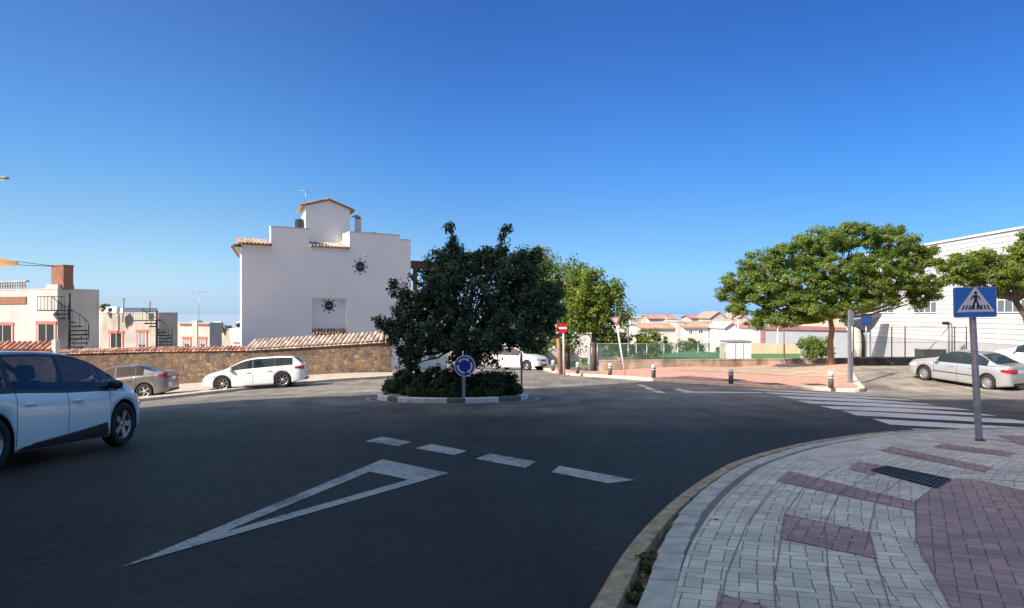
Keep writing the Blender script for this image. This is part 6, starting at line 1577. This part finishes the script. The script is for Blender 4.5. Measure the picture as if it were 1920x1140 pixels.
# drain grate
q = [at(x, y, SH + .012) for x, y in ((1632, 882), (1663, 874.5), (1784, 899), (1757, 915.5))]; o_ = q[0].copy()
t = thing('drain_grate', 'dark slotted drain grate set in the pavement', 'drain', o_)
def G4(u, v_, dz=0.): p_ = (q[0].lerp(q[3], u)).lerp(q[1].lerp(q[2], u), v_); return (p_.x - o_.x, p_.y - o_.y, p_.z - o_.z + dz)
def slab(mb, u0, u1, v0, v1, z0, z1): mb.add([G4(u0, v0, z0), G4(u1, v0, z0), G4(u1, v1, z0), G4(u0, v1, z0), G4(u0, v0, z1), G4(u1, v0, z1), G4(u1, v1, z1), G4(u0, v1, z1)], [(0, 3, 2, 1), (4, 5, 6, 7), (0, 1, 5, 4), (1, 2, 6, 5), (2, 3, 7, 6), (3, 0, 4, 7)])
mb = MB(); slab(mb, 0, 1, 0, 1, -.006, -.003); mb.obj('pit', 'sign_black', t)
mb = MB(); slab(mb, 0, 1, 0, .06, -.003, .012); slab(mb, 0, 1, .94, 1, -.003, .012); slab(mb, 0, .02, .06, .94, -.003, .0115); slab(mb, .98, 1, .06, .94, -.003, .0115); mb.obj('frame', 'dark_metal', t)
for k_ in range(17): u = .045 + k_ * .055; mb = MB(); slab(mb, u, u + .024, .06, .94, -.003, .010); mb.obj('bar', 'dark_metal', t)
# street lamp whose head reaches into the left edge
b = Vector((-15.6, 20.5)); g_ = gz(b.x, b.y); hd_ = P(6, 333, 20.5); t = thing('street_lamp', 'grey street lamp arm reaching in from the left edge against the sky', 'street lamp', (b.x, b.y, g_))
mb = MB(); mb.tube([(0, 0, 0), (0, 0, 4), (0, 0, hd_.z - g_ - .1)], [.1, .07, .05], 10); mb.obj('post', 'galvanised', t)
mb = MB(); mb.tube([(0, 0, hd_.z - g_ - .1), (hd_.x - b.x - .3, 0, hd_.z - g_ + .03)], .035, 8); mb.obj('arm', 'galvanised', t)
mb = MB(); x_ = hd_.x - b.x; z_ = hd_.z - g_; mb.X = Matrix.Translation((x_ - .05, 0, z_)) @ Matrix.Rotation(R(6), 4, 'Y'); mb.bevbox(-.3, .18, -.08, .08, -.03, .035, .015); mb.obj('lamp_head', 'galvanised', t)
mb = MB(); mb.box(x_ - .25, x_ + .05, -.06, .06, z_ - .06, z_ - .035); mb.obj('lens', 'lamp_clear', t)
# manhole covers in the plaza
for i, (px, py, lb) in enumerate(((1376, 712, 'left of three flat dark covers in the plaza paving, behind the darkest bollard'), (1449, 719.5, 'middle of three flat dark covers in the plaza paving'), (1527, 720.5, 'right of three flat dark covers in the plaza paving, near the tree'))):
    b = at(px, py, .15); t = thing('manhole_cover', lb, 'manhole cover', (b.x, b.y, gz(b.x, b.y) + .138), 0, 'covers in the plaza paving')
    n_ = gnorm(b.x, b.y); t.rotation_euler = n_.to_track_quat('Z', 'Y').to_euler()
    mb = MB(); mb.box(-.42, .42, -.42, .42, 0, .010); mb.obj('frame', 'dull_steel', t); mb = MB(); mb.box(-.38, .38, -.38, .38, .010, .014); mb.obj('lid', 'dark_metal', t)
# ================================================================= LIGHT, SKY, CAMERA
sc = bpy.context.scene
w = bpy.data.worlds.new('World'); sc.world = w; w.use_nodes = True; nt = w.node_tree; bg = nt.nodes['Background']
sky = nt.nodes.new('ShaderNodeTexSky'); sky.sky_type = 'NISHITA'; sky.sun_disc = False
sky.sun_elevation = EL; sky.altitude = 20; sky.air_density = 1.0; sky.dust_density = .6; sky.ozone_density = 3.0
sky.sun_rotation = math.atan2(-AZ.x, -AZ.y)      # clockwise from +Y
hsv = nt.nodes.new('ShaderNodeHueSaturation'); hsv.inputs['Saturation'].default_value = 1.25; hsv.inputs['Hue'].default_value = .505
nt.links.new(sky.outputs[0], hsv.inputs['Color'])
tc = nt.nodes.new('ShaderNodeTexCoord'); sx = nt.nodes.new('ShaderNodeSeparateXYZ'); nt.links.new(tc.outputs['Generated'], sx.inputs[0])
def wramp(out, lo, hi, pts):       # clear sea air: bluer towards the horizon than the sky model gives
    mr = nt.nodes.new('ShaderNodeMapRange'); mr.inputs['From Min'].default_value = lo; mr.inputs['From Max'].default_value = hi; nt.links.new(out, mr.inputs['Value'])
    r = nt.nodes.new('ShaderNodeValToRGB'); nt.links.new(mr.outputs[0], r.inputs[0]); e = r.color_ramp.elements; r.color_ramp.interpolation = 'EASE'
    while len(e) < len(pts): e.new(.5)
    for i, (p, c) in enumerate(pts): e[i].position = (p - lo) / (hi - lo); e[i].color = (*[v / 3 for v in c], 1)
    return r.outputs[0]
def wmul(a, b, k=1.):
    m = nt.nodes.new('ShaderNodeVectorMath'); m.operation = 'MULTIPLY'; nt.links.new(a, m.inputs[0])
    if b is None: m.inputs[1].default_value = (k, k, k)
    else: nt.links.new(b, m.inputs[1])
    return m.outputs[0]
c = wmul(hsv.outputs[0], wramp(sx.outputs['Z'], -.1, .9, [(-.1, (.58, 1.10, 2.42)), (0, (.58, 1.10, 2.42)), (.02, (.56, .92, 1.92)), (.06, (.54, .86, 1.40)), (.12, (.56, .86, 1.24)), (.205, (.52, .88, 1.3)), (.38, (.56, .80, 1.22)), (.50, (2.8, 2.0, 1.5)), (.68, (7.2, 4.2, 2.3))]))  # upper sky, out of view, brightened and warmed as added fill for the shade
c = wmul(c, wramp(sx.outputs['X'], -1, 1, [(-1, (2.2, 1.7, 1.3)), (-.5, (1.85, 1.42, 1.13)), (0, (1.08, 1.03, 1)), (.5, (.83, .90, .92)), (1, (.8, .9, .9))]))
c = wmul(c, None, 9.)
nt.links.new(c, bg.inputs['Color']); bg.inputs['Strength'].default_value = .12 / 2 ** .95
sd = bpy.data.lights.new('sun', 'SUN'); sd.energy = 4.1; sd.angle = R(.5); sd.color = (1, .93, .82)
so = bpy.data.objects.new('sun', sd); C.objects.link(so)
so.rotation_euler = Vector((AZ.x * math.cos(EL), AZ.y * math.cos(EL), -math.sin(EL))).to_track_quat('-Z', 'Y').to_euler()
cd = bpy.data.cameras.new('camera'); cam = bpy.data.objects.new('camera', cd); C.objects.link(cam); sc.camera = cam
cd.sensor_fit = 'HORIZONTAL'; cd.sensor_width = 36; cd.lens = 36 * F / 1920; cd.shift_y = (HY - 570) / 1920; cd.clip_end = 60000; cd.clip_start = .1
cam.location = (0, 0, ZC); cam.rotation_euler = (R(90), 0, 0)
sc.view_settings.view_transform = 'Standard'; sc.view_settings.look = 'None'; sc.view_settings.exposure = .95; sc.view_settings.gamma = 1
sc.cycles.max_bounces = 6; sc.cycles.transparent_max_bounces = 12; sc.cycles.use_denoising = True
